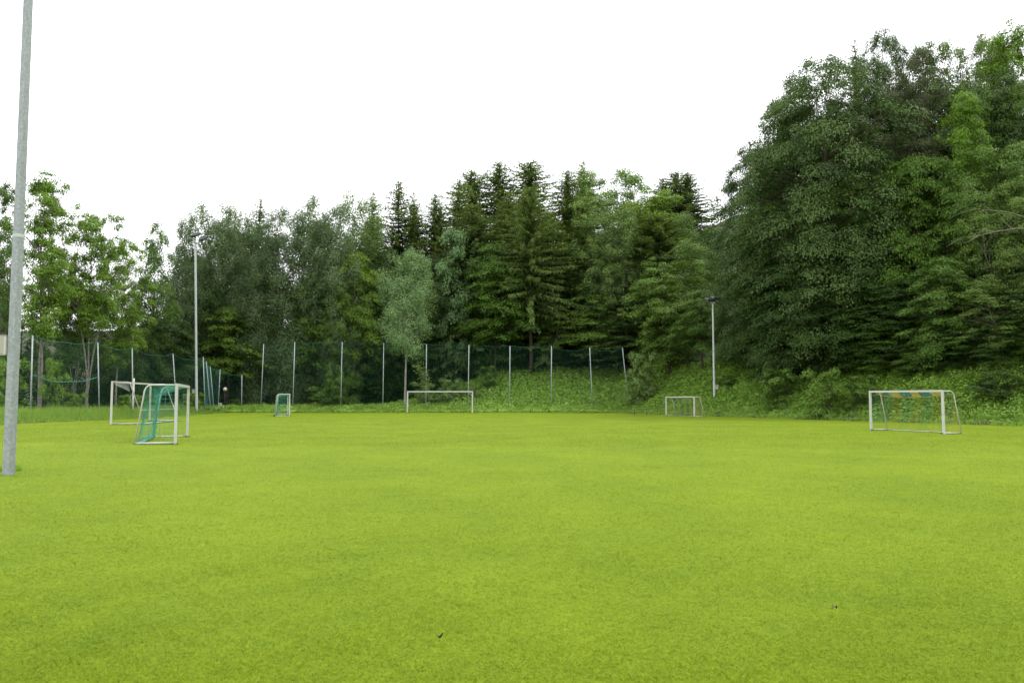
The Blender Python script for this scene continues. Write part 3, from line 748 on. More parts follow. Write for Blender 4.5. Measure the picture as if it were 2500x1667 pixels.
# the dark thicket on the wood's floor, one mass
def build_thicket():
    r = np.random.default_rng(77)
    Vs, Ts, spots = [], [], []
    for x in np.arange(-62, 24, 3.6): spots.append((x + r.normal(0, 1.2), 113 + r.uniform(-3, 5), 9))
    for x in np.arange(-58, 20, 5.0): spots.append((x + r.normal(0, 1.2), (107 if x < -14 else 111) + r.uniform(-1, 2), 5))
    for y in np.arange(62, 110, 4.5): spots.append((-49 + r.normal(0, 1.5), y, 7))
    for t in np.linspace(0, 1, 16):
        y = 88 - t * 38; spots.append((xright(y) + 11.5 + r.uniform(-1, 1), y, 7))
    for x, y, h in spots:
        p = K[["maple1", "maple2", "hazel"][r.integers(3)]]
        h *= r.uniform(.8, 1.15)
        sel = r.random(len(p.V)) < .09
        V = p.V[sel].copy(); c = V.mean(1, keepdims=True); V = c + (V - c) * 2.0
        a = r.uniform(0, 6.28); ca, sa = math.cos(a), math.sin(a); q = 3.0 / p.R
        Vs.append(np.stack([(V[..., 0] * ca - V[..., 1] * sa) * q + x, (V[..., 0] * sa + V[..., 1] * ca) * q + y, V[..., 2] * h / p.H + lz(x, y)], -1)); Ts.append(p.tint[sel])
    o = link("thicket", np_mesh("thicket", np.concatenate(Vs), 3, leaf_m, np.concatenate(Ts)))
    o.color = C_MAP_D + (1,); o["kind"] = "stuff"; o["label"] = "dark thicket on the floor of the wood behind the front trees"  # shade of the wood's floor is put into this low leaf colour
build_thicket()

# ------------------------------------------------------------------ undergrowth
def undergrowth(name, X, Y, hfun, L, color, label, up=.7, n_white=0):
    n = len(X); r = np.random.default_rng(len(name) + n)
    Z = land_z(X, Y)
    top = hfun(X, Y)
    f = r.random(n) ** .45
    C = np.stack([X, Y, Z + top * f], -1)
    ll = L * r.uniform(.6, 1.35, n)
    e = .3
    gx = (hfun(X + e, Y) - hfun(X - e, Y)) / (2 * e); gy = (hfun(X, Y + e) - hfun(X, Y - e)) / (2 * e)
    N = np.stack([-gx, -gy, np.full(n, up)], -1) + r.normal(0, .4, (n, 3)); N[:, 2] = np.abs(N[:, 2]) + .1
    az = r.uniform(0, 6.28, n)
    D = np.stack([np.cos(az), np.sin(az), r.uniform(-.5, .2, n)], -1)
    V = leaf_quads(C, N, D, ll, ll * r.uniform(.5, .8, n))
    T = np.clip(.42 + .14 * hn(X, Y, 1.3, 7.) + .13 * hn(X, Y, 4.1, 3.) + r.normal(0, .17, n), 0, 1)
    o = link(name, np_mesh(name, V, 3, leaf_m, T)); o.color = color + (1,); o["kind"] = "stuff"; o["label"] = label
    return o
ur = np.random.default_rng(31)
def h_bank(X, Y):
    a = .48 + .32 * hn(X, Y, 1.1, 2.) + .30 * hn(X, Y, 2.9, 5.) + .16 * hn(X, Y, 6., 9.)
    return np.clip(a, .12, 1.3)
# right bank
n = 190000
yy = 46 + (95 - 46) * ur.random(n) ** .9
ss = ur.uniform(-.4, 13, n)
xx = xright(yy) + .5 + ss / .924
def h_right(X, Y):
    s = (X - 30.0) * .924 + (Y - 48.0) * .382
    return h_bank(X, Y) * smooth((s + .8) / 2.5) + .06
undergrowth("brambles", xx, yy, h_right, .20, (.18, .31, .052), "brambles and nettles covering the bank beside the field")
# back bank
n = 150000
xx = ur.uniform(-35, 20, n); yy = 93.7 + 17 * ur.random(n) ** 1.3
def h_back(X, Y):
    return (h_bank(X, Y) * 1.25 * (.75 + .25 * smooth((X + 12) / 10)) + .1) * smooth((Y - 93.0) / 2.5) + .06
undergrowth("nettles", xx, yy, h_back, .22, (.225, .37, .066), "nettles and ferns covering the low bank behind the far netting")
# forest floor left
n = 16000
xx = ur.uniform(-52, -32, n); yy = ur.uniform(44, 100, n)
undergrowth("ground_cover", xx, yy, lambda X, Y: .5 + .3 * hn(X, Y, 1.2, 3.), .24, (.11, .18, .035), "weeds covering the ground under the trees behind the side netting")

near_b = G(21, 1158, 0.0)
def tall_grass():
    r = np.random.default_rng(41)
    def strip(n, X, Y, hh, wv):
        Z = land_z(X, Y)
        h = hh * (1 + .35 * hn(X, Y, 1.4, 1.) + .25 * hn(X, Y, 4., 2.)) * r.uniform(.5, 1.25, n)
        az = r.uniform(0, 6.28, n); ln = r.uniform(.1, .7, n); fa = r.uniform(0, 6.28, n)
        w = wv * r.uniform(.6, 1.4, n)
        V = np.zeros((n, 3, 3))
        V[:, 0] = np.stack([X - np.cos(fa) * w / 2, Y - np.sin(fa) * w / 2, Z], -1)
        V[:, 1] = np.stack([X + np.cos(fa) * w / 2, Y + np.sin(fa) * w / 2, Z], -1)
        V[:, 2] = np.stack([X + np.cos(az) * h * ln, Y + np.sin(az) * h * ln, Z + h], -1)
        return V, np.clip(r.beta(2, 2, n) + .1 * hn(X, Y, .8, 5.), 0, 1)
    A, TA = [], []
    n = 90000
    Y = 40 + 56 * r.random(n); X = xleft(Y) - .1 - r.uniform(0, 1, n) ** .8 * 6.2
    e = np.clip((xleft(Y) - X) / 2.2, .22, 1)
    V, T = strip(n, X, Y, .78 * e, .03); A.append(V); TA.append(T)
    n = 26000                                             # fringe along the right bank and the far edge
    Y = 46 + 48 * r.random(n); X = xright(Y) + .35 + r.normal(0, .45, n)
    V, T = strip(n, X, Y, .26, .03); A.append(V); TA.append(T)
    n = 22000
    X = r.uniform(-33, 12, n); Y = 94.1 + np.abs(r.normal(0, .7, n))
    V, T = strip(n, X, Y, .42, .04); A.append(V); TA.append(T)
    n = 20000                                             # ragged short fringe where the mower stops
    X = r.uniform(-32, 14, n); Y = 93.5 + .25 * hn(X, X * .5, 1.1, 5.) + 1.3 * r.random(n) ** 1.3
    V, T = strip(n, X, Y, .17, .05); A.append(V); TA.append(np.clip(T + .15, 0, 1))
    n = 34000                                             # blades standing among the nettles and brambles
    X = r.uniform(-33, 16, n); Y = 94.5 + 10 * r.random(n) ** 1.5
    V, T = strip(n, X, Y, .85, .035); A.append(V); TA.append(T)
    n = 30000
    Y = 46 + 46 * r.random(n); X = xright(Y) + .5 + 6 * r.random(n) ** 1.6
    V, T = strip(n, X, Y, .6, .03); A.append(V); TA.append(T)
    for cx_, cy_, rad, m, hh in ((near_b[0], near_b[1], .22, 420, .13),):      # uncut tuft round the pole foot
        a_ = r.uniform(0, 6.28, m); d_ = rad * (.45 + .7 * r.random(m))
        V, T = strip(m, cx_ + np.cos(a_) * d_, cy_ + np.sin(a_) * d_, hh, .008); A.append(V); TA.append(T)
    o = link("tall_grass", np_mesh("tall_grass", np.concatenate(A), 3, leaf_m, np.concatenate(TA)))
    o.color = (.20, .32, .065, 1); o["kind"] = "stuff"; o["label"] = "uncut tall grass fringing the edges of the field"
tall_grass()

# ------------------------------------------------------------------ lamp poles
def octa_pole(g, z0, z1, w0, w1, n=8):
    g.tube([(0, 0, z0), (0, 0, z1)], [w0 / 2 / math.cos(math.pi / n), w1 / 2 / math.cos(math.pi / n)], n, 0, True, math.pi / n)
def square_pole(z0, z1, w0, w1):
    g = Geo()
    rings = []
    for z, w in ((z0, w0), (z1, w1)):
        h = w / 2; c = h * .86
        rings.append([(h, -c, z), (h, c, z), (c, h, z), (-c, h, z), (-h, c, z), (-h, -c, z), (-c, -h, z), (c, -h, z)])
    vs_ = rings[0] + rings[1]
    fs = [(k, (k + 1) % 8, 8 + (k + 1) % 8, 8 + k) for k in range(8)] + [tuple(range(7, -1, -1)), tuple(range(8, 16))]
    g.add(vs_, fs)
    return g

def floodlight(parent, c, rx, rz):
    """flat rectangular floodlight with bevelled housing, glass facing down"""
    from mathutils import Euler
    rot = Euler((rx, 0, rz)).to_matrix()
    g = Geo()
    def ring(w, d, z): return [rot @ Vector((a * w / 2, b * d / 2, z)) + Vector(c) for a, b in ((-1, -1), (1, -1), (1, 1), (-1, 1))]
    rs = [ring(.74, .60, -.12), ring(.82, .68, -.08), ring(.82, .68, .06), ring(.54, .40, .14)]
    vs_ = [tuple(p) for r_ in rs for p in r_]
    fs = [(0, 3, 2, 1), (12, 13, 14, 15)]
    for i in range(3):
        for k in range(4): fs.append((i * 4 + k, i * 4 + (k + 1) % 4, i * 4 + 4 + (k + 1) % 4, i * 4 + 4 + k))
    g.add(vs_, fs)
    for k in (-.3, 0, .3):                                # cooling fins
        g.box(rot @ Vector((k * .8, 0, .15)) + Vector(c), (.03, .36, .05), rot)
    o = link("floodlight", g.mesh("floodlight", dark_metal), parent)
    q = Geo(); q.box(rot @ Vector((0, 0, -.132)) + Vector(c), (.66, .52, .02), rot)
    link("glass", q.mesh("glass", glass_lens), o)
    return o

def control_box(parent, c, w, d, h, extra=False):
    g = Geo(); g.box(c, (w, d, h)); g.box((c[0], c[1] - d / 2 - .004, c[2]), (w * .86, .012, h * .88))
    o = link("control_box", g.mesh("control_box", cream), parent)
    q = Geo(); q.box((c[0], c[1] - .01, c[2] + h / 2 + .012), (w * 1.08, d * 1.12, .024))
    link("lid", q.mesh("lid", dark_metal if extra else galv), o)
    return o

# near pole
b = G(21, 1158, field_z(-10.5, 17.2))
near = thing("lamp_pole", "near galvanised lamp pole running out of the top of the picture", "lamp pole", b, math.radians(-14), "floodlight poles round the field")
link("lower_section", square_pole(-.3, 4.88, .172, .160).mesh("lower_section", galv), near)
link("upper_section", square_pole(4.88, 17.0, .150, .115).mesh("upper_section", galv), near)
g = Geo(); g.add(*[(lambda s: (s.v, s.f))(square_pole(4.83, 4.90, .168, .163))][0]); link("joint_collar", g.mesh("joint_collar", galv_light), near)
control_box(near, (-.21, .02, 2.62), .20, .2, .42, True)
g = Geo(); g.box((-.113, -.09, 2.60), (.045, .05, .36)); link("cable_cover", g.mesh("cable_cover", white_paint), near)
g = Geo(); g.box((0, 0, 16.95), (1.6, .1, .1)); link("bracket", g.mesh("bracket", galv), near)
for sx in (-.65, .65): floodlight(near, (sx, -.3, 17.2), math.radians(35), 0)

def tall_pole(label, base, top_z, joint, rz, heads, box_z, side, w=(.26, .19)):
    t = thing("lamp_pole", label, "lamp pole", base, 0, "floodlight poles round the field")
    Hh = top_z - base[2]
    g = Geo(); octa_pole(g, -.5, joint, w[0], w[0] * .88); link("lower_section", g.mesh("lower_section", galv_light), t)
    g = Geo(); octa_pole(g, joint, Hh, w[0] * .82, w[1]); link("upper_section", g.mesh("upper_section", galv_light), t)
    g = Geo(); octa_pole(g, joint - .05, joint + .04, w[0] * .93, w[0] * .93); link("joint_collar", g.mesh("joint_collar", galv), t)
    g = Geo()
    for (c, rx, rzz) in heads:
        g.tube([(0, 0, Hh - .15), (c[0] * .55, c[1] * .55, Hh + .1), (c[0], c[1], Hh + c[2] - .1)], .035, 6)
    g.box((0, 0, Hh - .05), (.34, .34, .12))
    link("bracket", g.mesh("bracket", galv), t)
    for (c, rx, rzz) in heads: floodlight(t, (c[0], c[1], Hh + c[2]), rx, rzz)
    control_box(t, (side * (.14 + w[0] / 2), 0, box_z), .28, .22, .42)
    return t
Yp = 86.6
b2 = P(480, 1010, Yp); b2.z = lz(b2.x, Yp)
tall_pole("tall floodlight pole behind the side netting with two dark lamp heads", b2, P(475.5, 592, Yp).z, 5.1, 0,
          [((.15, -.35, .75), math.radians(32), math.radians(-28)), ((.75, .25, .45), math.radians(34), math.radians(-35))], P(475, 955, Yp).z - b2.z, -1).rotation_euler = (0, math.radians(-1.9), 0)
Y3 = 80.0
b3 = P(1744, 971, Y3); b3.z = lz(b3.x, Y3) - .1
tall_pole("floodlight pole on the bramble bank above the small far goal", b3, P(1746, 738, Y3).z, 5.1, 0,
          [((-.34, -.1, .24), math.radians(16), math.radians(25)), ((.30, .05, .40), math.radians(13), math.radians(18))], P(1750, 945, Y3).z - b3.z, 1, (.20, .15))

# ------------------------------------------------------------------ netting fences
def rope_mesh(pts, r): 
    g = Geo(); g.tube(pts, r, 5, 0, False); return g
def net_panel(a0, a1, b0, b1, sag, cell, rad, belly=0.0, mat=None, seed=0, hs=8, vsn=8, skip_low=0.0):
    """net hung between post a (a0 bottom, a1 top) and post b"""
    r = np.random.default_rng(seed)
    a0, a1, b0, b1 = (np.array(q, float) for q in (a0, a1, b0, b1))
    wv = b0 - a0; nrm = np.array([-wv[1], wv[0], 0]); nrm /= max(np.linalg.norm(nrm), 1e-6)
    ph = r.uniform(0, 6.28, 3)
    def S(s, t):
        p = (a0 * (1 - s) + b0 * s) * (1 - t) + (a1 * (1 - s) + b1 * s) * t
        p = p + np.array([0, 0, -1.]) * sag * 4 * s * (1 - s) * (.25 + .75 * t)
        p = p + nrm * belly * math.sin(math.pi * s) * (math.sin(math.pi * t) + .3) + nrm * .05 * math.sin(9 * s + ph[0] + 4 * t)
        p[2] += .03 * math.sin(14 * s + ph[1] + 3 * t)
        return p
    g = Geo()
    W = np.linalg.norm(b0 - a0); Hh = (np.linalg.norm(a1 - a0) + np.linalg.norm(b1 - b0)) / 2
    nh = max(2, int(Hh / cell)); nv = max(2, int(W / cell))
    for i in range(nh + 1):
        t = i / nh
        if t < skip_low: continue
        g.tube([S(k / hs, t) for k in range(hs + 1)], rad, 3, 0, False)
    for j in range(nv + 1):
        s = j / nv
        g.tube([S(s, skip_low + (1 - skip_low) * k / vsn) for k in range(vsn + 1)], rad, 3, 0, False)
    top = [S(k / 14, 1.0) + np.array([0, 0, .01]) for k in range(15)]
    return g, top, S

def post_part(parent, p0, p1, r=.055):
    g = Geo(); g.tube([p0, p1], [r, r * .92], 8, 0, True); g.sphere(p1, r * 1.1, 8, 4, 0, .6)
    return link("post", g.mesh("post", post_grey, True), parent)

def net_fence(label, posts, sag, cell, rad, skip=(), mat=teal, belly=None, group=None, mid=(), gathered=()):
    t = thing("net_fence", label, "net fence", (0, 0, 0), 0, group)
    for p0, p1 in posts: post_part(t, p0, p1)
    for i in range(len(posts) - 1):
        if i in skip: continue
        (a0, a1), (b0, b1) = posts[i], posts[i + 1]
        sg = sag[i] if hasattr(sag, '__len__') else sag
        be = belly[i] if belly else .15
        dense = i in gathered
        g, top, S = net_panel(a0, a1, b0, b1, sg, cell * (.55 if dense else 1), rad * (1.6 if dense else 1), be, seed=i + len(label))
        n = link("net", g.mesh("net", teal if dense else mat), t)
        rg = rope_mesh(top, .013)
        for q in top[::1]: rg.box(tuple(q + np.array([0, 0, .03])), (.03, .03, .07))     # hooks on the rope
        link("rope", rg.mesh("rope", mat), n)
        if i in mid:
            rg = rope_mesh([S(k / 14, .55) - np.array([0, 0, .25 * 4 * (k / 14) * (1 - k / 14)]) for k in range(15)], .035)
            for k in range(1, 14, 1):
                q = S(k / 14, .55) - np.array([0, 0, .25 * 4 * (k / 14) * (1 - k / 14)]); rg.box(tuple(q + np.array([0, 0, .06])), (.04, .04, .14))
            link("seam_rope", rg.mesh("seam_rope", mat), n)
    return t
def post_at(ub, Y, ut, vt, x=None):
    b_ = P(ub, 1000, Y); z = lz(b_.x, Y)
    t_ = P(ut, vt, Y)
    # foot: follow the line of the pole down to the ground
    q = P(ub, 985, Y)
    d = (q - t_); k = (z - .2 - t_.z) / d.z
    f_ = t_ + d * k
    return (tuple(f_), tuple(t_))
side_posts = [post_at(-40, 53.0, -36, 800), post_at(75, 58.4, 79.7, 820), post_at(242, 68, 238.6, 836), post_at(324.5, 74.1, 322.4, 850), post_at(430, 83.4, 422.3, 864),
              post_at(500, 91.2, 496, 872), post_at(513, 94.0, 503.4, 882), post_at(521, 96.5, 513, 895.6), post_at(533, 97.5, 537.4, 902.4), post_at(590, 98.5, 590.5, 916)]
net_fence("green side netting on leaning grey posts along the long grass", side_posts, [.25, .30, .35, .40, .45, .35, .25, .2, .25], 000.20, .0028, mat=side_net, mid=(1,), gathered=(5, 6, 7), group="ball netting round the field")
far_posts = [post_at(637, 98.5, 643.9, 840), post_at(715, 96, 719.6, 835), post_at(832, 96, 835.5, 835), post_at(934.8, 96, 937, 838), post_at(1040, 96, 1041.2, 841),
             post_at(1143, 96, 1144.8, 842.6), post_at(1244.5, 96, 1245, 845), post_at(1346, 96, 1346.4, 845), post_at(1446, 95.5, 1439.7, 848), post_at(1534, 94.8, 1519.7, 849.4)]
net_fence("tall dark green netting on thin posts behind the far white goal", far_posts, [.35, .15, .12, .1, .08, .1, .12, .5, .4], 0.20, .0030, mat=teal_dark, belly=[.6, .1, .1, .1, .1, .1, .1, .1, .1], group="ball netting round the field")

# ------------------------------------------------------------------ goals
def bez_corner(a, c, b, n=6):
    a, c, b = Vector(a), Vector(c), Vector(b)
    return [a * (1 - t) ** 2 + c * 2 * t * (1 - t) + b * t * t for t in [i / n for i in range(n + 1)]]
def goal(label, pa, pb, rear, H, db, dt, post_w, frame_m, net=None, group=None, tube_r=.025, side_nets=True, curved=True):
    """pa, pb: feet of the two posts; rear: +1 when the net lies to the left of a->b seen from above"""
    pa, pb = Vector(pa), Vector(pb)
    mid = (pa + pb) / 2; d = pb - pa; W = Vector((d.x, d.y, 0)).length
    yaw = math.atan2(d.y, d.x)
    t = thing("football_goal", label, "goal", mid, yaw, group)
    t.rotation_euler = (0, 0, yaw)
    sl = (pb.z - pa.z) / W
    zg = lambda x: sl * x
    for x in (-W / 2, W / 2):
        g = Geo(); g.box((x, 0, H / 2 + zg(x)), (post_w, post_w, H)); link("post", g.mesh("post", frame_m), t)
    g = Geo(); g.tube([(-W / 2 + post_w / 2 + .003, 0, H - post_w / 2 + zg(-W / 2)), (W / 2 - post_w / 2 - .003, 0, H - post_w / 2 + zg(W / 2))], post_w * .7071, 4, 0, True, math.pi / 4)
    link("crossbar", g.mesh("crossbar", frame_m), t)
    R = rear
    n_ = Vector((-d.y, d.x, 0)).normalized() * rear
    TUFT.extend([(pa, pa + n_ * db), (pb, pb + n_ * db), (pa + n_ * db, pb + n_ * db), (pa, pa + d * .03), (pb - d * .03, pb)])
    if curved:
        for x in (-W / 2, W / 2):
            z = zg(x)
            g = Geo(); g.tube([(x, R * post_w / 2, .035 + z), (x, R * db, .035 + z)], .035, 8); link("ground_bar", g.mesh("ground_bar", frame_m, True), t)
            top = (x, R * post_w / 2, H - .05 + z); c = (x, R * dt, H - .05 + z); bt = (x, R * db, .05 + z)
            cv, bv = Vector(c), Vector(bt)
            pts = [Vector(top)] + bez_corner(cv - Vector((0, R * .22, 0)), cv, cv + (bv - cv).normalized() * .25) + [bv]
            g = Geo(); g.tube(pts, tube_r, 8); link("rear_tube", g.mesh("rear_tube", frame_m, True), t)
        g = Geo()
        n = 8
        g.tube([(-W / 2 + W * i / n, R * (db - .02), .03 + zg(-W / 2 + W * i / n)) for i in range(n + 1)], .024, 6)
        link("rear_bar", g.mesh("rear_bar", frame_m, True), t)
    return t, W, H, R

def goal_net(t, W, H, R, db, dt, cell, rad, mat_of, drop=.18, bunch=None, rows=None, sides=True):
    """net: roof strip, sagging back, side panels; mat_of(s, t) gives the material slot"""
    g = Geo()
    def S(s, k):          # s across 0..1, k 0 at the crossbar .. 1 on the ground behind
        x = -W / 2 + W * s
        if k < .25:
            q = k / .25; y = dt * q; z = H - .08 - drop * q * math.sin(math.pi * s) ** .6 * q
        else:
            q = (k - .25) / .75; y = dt + (db - dt) * q + .10 * math.sin(math.pi * q) * math.sin(math.pi * s)
            z = (H - .08 - drop * math.sin(math.pi * s) ** .6) * (1 - q) + .03
        y += .02 * math.sin(11 * s + 6 * k)
        return (x, R * y, z)
    nh = int((dt + H * 1.05) / cell); nv = int(W / cell); hs = 24; vsn = 14
    for i in range(nh + 1):
        k = i / nh
        for j in range(hs):
            s0, s1 = j / hs, (j + 1) / hs
            g.tube([S(s0, k), S(s1, k)], rad, 3, mat_of((s0 + s1) / 2, k), False)
    for j in range(nv + 1):
        s = j / nv
        for i in range(vsn):
            k0, k1 = i / vsn, (i + 1) / vsn
            g.tube([S(s, k0), S(s, k1)], rad, 3, mat_of(s, (k0 + k1) / 2), False)
    if sides:
        for x in (-W / 2, W / 2):
            nr = int(H / cell)
            for i in range(nr + 1):
                z = .05 + (H - .12) * i / nr
                ye = db + (dt - db) * (z / H)
                m = mat_of(0.02 if x < 0 else .98, .6)
                g.tube([(x, R * .03, z), (x, R * ye * .5, z - .02), (x, R * ye, z)], rad, 3, m, False)
            nc = int(db / cell)
            for i in range(1, nc):
                y = db * i / nc
                zt = H - .08 if y <= dt else (H - .08) * (1 - (y - dt) / max(db - dt, .01))
                m = mat_of(0.02 if x < 0 else .98, .6)
                g.tube([(x, R * y, .04), (x, R * y, zt)], rad, 3, m, False)
    return g, S

TUFT = []
GG = "portable goals on the field"
# striped goal by the bank
pa, pb = G(2127, 1050.5), G(2304.4, 1059.4)
t, W, H, R = goal("white goal with yellow and blue-green striped net on the field by the bank", pa, pb, 1, 1.985, 1.02, .62, .088, white_paint, group=GG)
def stripe(s, k):
    q = (s * W + k * 1.25) / .62
    return 1 if int(math.floor(q)) % 2 else 0
g, S = goal_net(t, W, H, R, 1.02, .62, .12, .0028, stripe)
net_o = link("net", g.mesh("net", [yellow_net, blue_net]), t)
g = Geo()                                                  # gathered net along the crossbar, striped bands
nb = 7
for i in range(28):
    s0, s1 = .16 + .83 * i / 28, .16 + .83 * (i + 1) / 28
    mi = int(math.floor(((s0 + s1) / 2 * W) / .62 + .15)) % 2
    x0, x1 = -W / 2 + W * s0, -W / 2 + W * s1
    d0, d1 = .20 * math.sin(math.pi * s0) ** .5 + .03, .20 * math.sin(math.pi * s1) ** .5 + .03
    for k in range(4):
        f0 = k / 4
        g.tube([(x0, R * (.10 + .25 * f0), H - .11 - d0 * f0), (x1, R * (.10 + .25 * f0), H - .11 - d1 * f0)], .017, 4, mi, False)
link("gathered_net", g.mesh("gathered_net", [yellow_net, blue_net]), net_o)
g = Geo(); g.tube([(-W / 2 + W * s, R * .36, H - .11 - .20 * math.sin(math.pi * s) ** .5 - .03) for s in [i / 16 for i in range(17)]], .014, 5); link("rope", g.mesh("rope", yellow_net), net_o)

# netted portable goal near the near pole
z1 = .105
pa, pb = G(427.7, 1083.4, z1), G(457, 1067, z1)
t, W, H, R = goal("white portable goal seen side-on with bunched turquoise net", pa, pb, 1, 1.99, 1.22, .95, .09, white_paint, group=GG)
g, S = goal_net(t, W, H, R, 1.16, .9, .15, .0035, lambda s, k: 0, drop=.35, sides=True)
net_o = link("net", g.mesh("net", teal), t)
g = Geo(); rr = random.Random(3)
for i in range(12):                                        # the bunched folds hanging at the far end and the roof
    s = .55 + .42 * (i / 40); w = rr.uniform(-.05, .05)
    pts = []
    for k in range(9):
        q = k / 8
        pts.append((-W / 2 + W * (s if q < .1 else .80 + (s - .76) * (.35 + .2 * math.sin(5 * q + i))) + w, R * (.95 + .12 * q + rr.uniform(-.05, .05)), (H - .28) * (1 - q) + .05))
    g.tube(pts, .009, 4, 0, False)
for i in range(9):
    f = i / 8
    pts = [(-W / 2 + W * s, R * (.1 + .85 * f), H - .09 - (.34 * f + .03) * math.sin(math.pi * s) ** .6) for s in [j / 12 for j in range(13)]]
    g.tube(pts, .0045, 3, 0, False)
for i in range(9):
    pts = [(-W / 2 + W * (.78 - .75 * q) + rr.uniform(-.03, .03), R * (1.08 + .05 * math.sin(6 * q + i)), .04 + .22 * (1 - q) * rr.random()) for q in [j / 8 for j in range(9)]]
    g.tube(pts, .011, 4, 0, False)
link("gathered_net", g.mesh("gathered_net", teal), net_o)

# unnetted full-size portable goal behind it, its rear turned to the field
z2 = .16
pa, pb = G(270.7, 1036.3, z2), G(365, 1027.8, z2)
pa, pb = Vector((pa.x, pa.y, z2)), Vector((pb.x, pb.y, z2))
t, W, H, R = goal("tall unnetted white portable goal with slanting struts facing the netting", pa, pb, -1, 2.40, 1.75, .9, .095, white_paint, group=GG, curved=False)
struts = []
for x in (-W / 2, W / 2):
    g = Geo(); g.tube([(x, R * .06, .04), (x, R * 1.78, .04)], .04, 8); link("ground_bar", g.mesh("ground_bar", alu, True), t)
    g = Geo()
    c = Vector((x, R * .92, H - .06)); e = Vector((x, R * 1.74, .07))
    g.tube([Vector((x, R * .06, H - .06))] + bez_corner(c - Vector((0, R * .12, 0)), c, c + (e - c).normalized() * .12, 4) + [e], .032, 8)
    link("strut", g.mesh("strut", alu, True), t)
g = Geo(); g.tube([(-W / 2, R * 1.78, .045), (W / 2, R * 1.78, .045)], .04, 8); link("rear_bar", g.mesh("rear_bar", alu, True), t)
g = Geo(); e = .44
g.tube([(-W / 2 + .05, R * 1.50, .80), (-W / 2 + .5, R * 1.56, .78), (W / 2 - .5, R * 1.56, .78)] + bez_corner((W / 2 - .5, R * 1.56, .78), (W / 2 - .02, R * 1.54, .80), (W / 2 - .02, R * 1.40, 1.05), 5), .025, 8)
link("brace", g.mesh("brace", alu, True), t)
g = Geo(); g.box((W / 2, 0, 1.55), (.122, .122, .12)); link("tape", g.mesh("tape", orange_m), t)
g = Geo()
for i in range(9):                                         # scrap of net left in the upper corner
    g.tube([(-W / 2 + .1, R * (.08 + .06 * i), H - .14), (-W / 2 + .3, R * (.15 + .07 * i), H - .22 - .02 * i), (-W / 2 + .16, R * (.2 + .08 * i), H - .16 - .05 * i)], .006, 3, 0, False)
for i in range(10):
    g.tube([(-W / 2 + .1 + .02 * i, R * .1, H - .13 - .01 * i), (-W / 2 + .1 + .02 * i, R * .85, H - .16 - .045 * i)], .006, 3, 0, False)
link("net_scrap", g.mesh("net_scrap", grey_net), t)

# small goal by the far netting, edge-on
pa, pb = G(706.5, 1016.8), G(702, 1014.0)
t, W, H, R = goal("small white goal with turquoise net near the far netting corner", pa, pb, 1, 2.03, 1.18, 1.0, .09, white_paint, group=GG, tube_r=.035)
g, S = goal_net(t, W, H, R, 1.1, 0.92, .15, .005, lambda s, k: 0, drop=.25)
net_o = link("net", g.mesh("net", teal), t)
g = Geo()
for i in range(22):
    s = i / 21
    g.tube([(-W / 2 + W * s, R * (.92 + .16 * k / 6 + .03 * math.sin(i + k)), (H - .25) * (1 - k / 6) + .04) for k in range(7)], .012, 4, 0, False)
for i in range(12):
    f = i / 11
    g.tube([(-W / 2 + W * s, R * (.08 + .85 * f), H - .1 - (.2 * f + .02) * math.sin(math.pi * s) ** .6) for s in [j / 8 for j in range(9)]], .012, 3, 0, False)
link("gathered_net", g.mesh("gathered_net", teal), net_o)

# far full-size goal
pa, pb = G(994.8, 1008.0, -.03), G(1153.2, 1008.2, -.03)
t, W, H, R = goal("wide white full-size goal without net before the far netting", pa, pb, 1, 2.46, 1.2, .8, .13, white_paint, curved=False)
for x, sx in ((-W / 2, 1), (W / 2, -1)):
    g = Geo(); g.tube([(x, .05, H - .5), (x + sx * .0, .32, H - .12)], .02, 6); g.tube([(x, .07, H - .1), (x, .45, H - .1)], .02, 6)
    if sx < 0: g.tube([(x - .06, .03, H - .62), (x - .42, .03, H - .14)], .022, 6)
    link("net_hook_arm", g.mesh("net_hook_arm", white_paint, True), t)

# small goal on the right near the bench
pa, pb = G(1630.5, 1015.3), G(1691.5, 1017.3)
d = (pb - pa)
pb2 = Vector((pb.x, pb.y - .6, 0)); pa2 = Vector((pa.x, pa.y + .8, 0))
t, W, H, R = goal("small grey-white goal at the foot of the bramble bank", pa2, pb2, 1, 1.78, .98, .58, .10, white_paint, group=GG)
def stripe2(s, k):
    return 1 if int(math.floor((s * W + .5 * k) / .5)) % 2 else 0
g, S = goal_net(t, W, H, R, .98, .58, .15, .0055, stripe2)
link("net", g.mesh("net", [yellow_net, blue_net]), t)

def tufts():  # blades added along the goal frames, contact shade put into their dark colour
    r = np.random.default_rng(12); A, T = [], []
    for a_, b_ in TUFT:
        ln = (b_ - a_).length; n = int(60 + ln * 90)
        t = r.random(n); dst = max(3.0, a_.y)
        X = a_.x + (b_.x - a_.x) * t + r.normal(0, .05, n); Y = a_.y + (b_.y - a_.y) * t + r.normal(0, .05, n); Z = field_z(X, Y)
        h = .07 * r.uniform(.4, 1.35, n); w = max(.006, dst * .0005); fa = r.uniform(0, 6.28, n); az = r.uniform(0, 6.28, n); le = r.uniform(.1, .8, n)
        V = np.zeros((n, 3, 3))
        V[:, 0] = np.stack([X - np.cos(fa) * w / 2, Y - np.sin(fa) * w / 2, Z], -1); V[:, 1] = np.stack([X + np.cos(fa) * w / 2, Y + np.sin(fa) * w / 2, Z], -1)
        V[:, 2] = np.stack([X + np.cos(az) * h * le, Y + np.sin(az) * h * le, Z + h], -1)
        A.append(V); T.append(r.beta(2, 3, n))
    o = link("contact_tufts", np_mesh("contact_tufts", np.concatenate(A), 3, leaf_m, np.concatenate(T)))
    o.color = (.10, .17, .018, 1); o["kind"] = "stuff"; o["label"] = "longer, darker grass added along the goal frames as contact shade"
tufts()

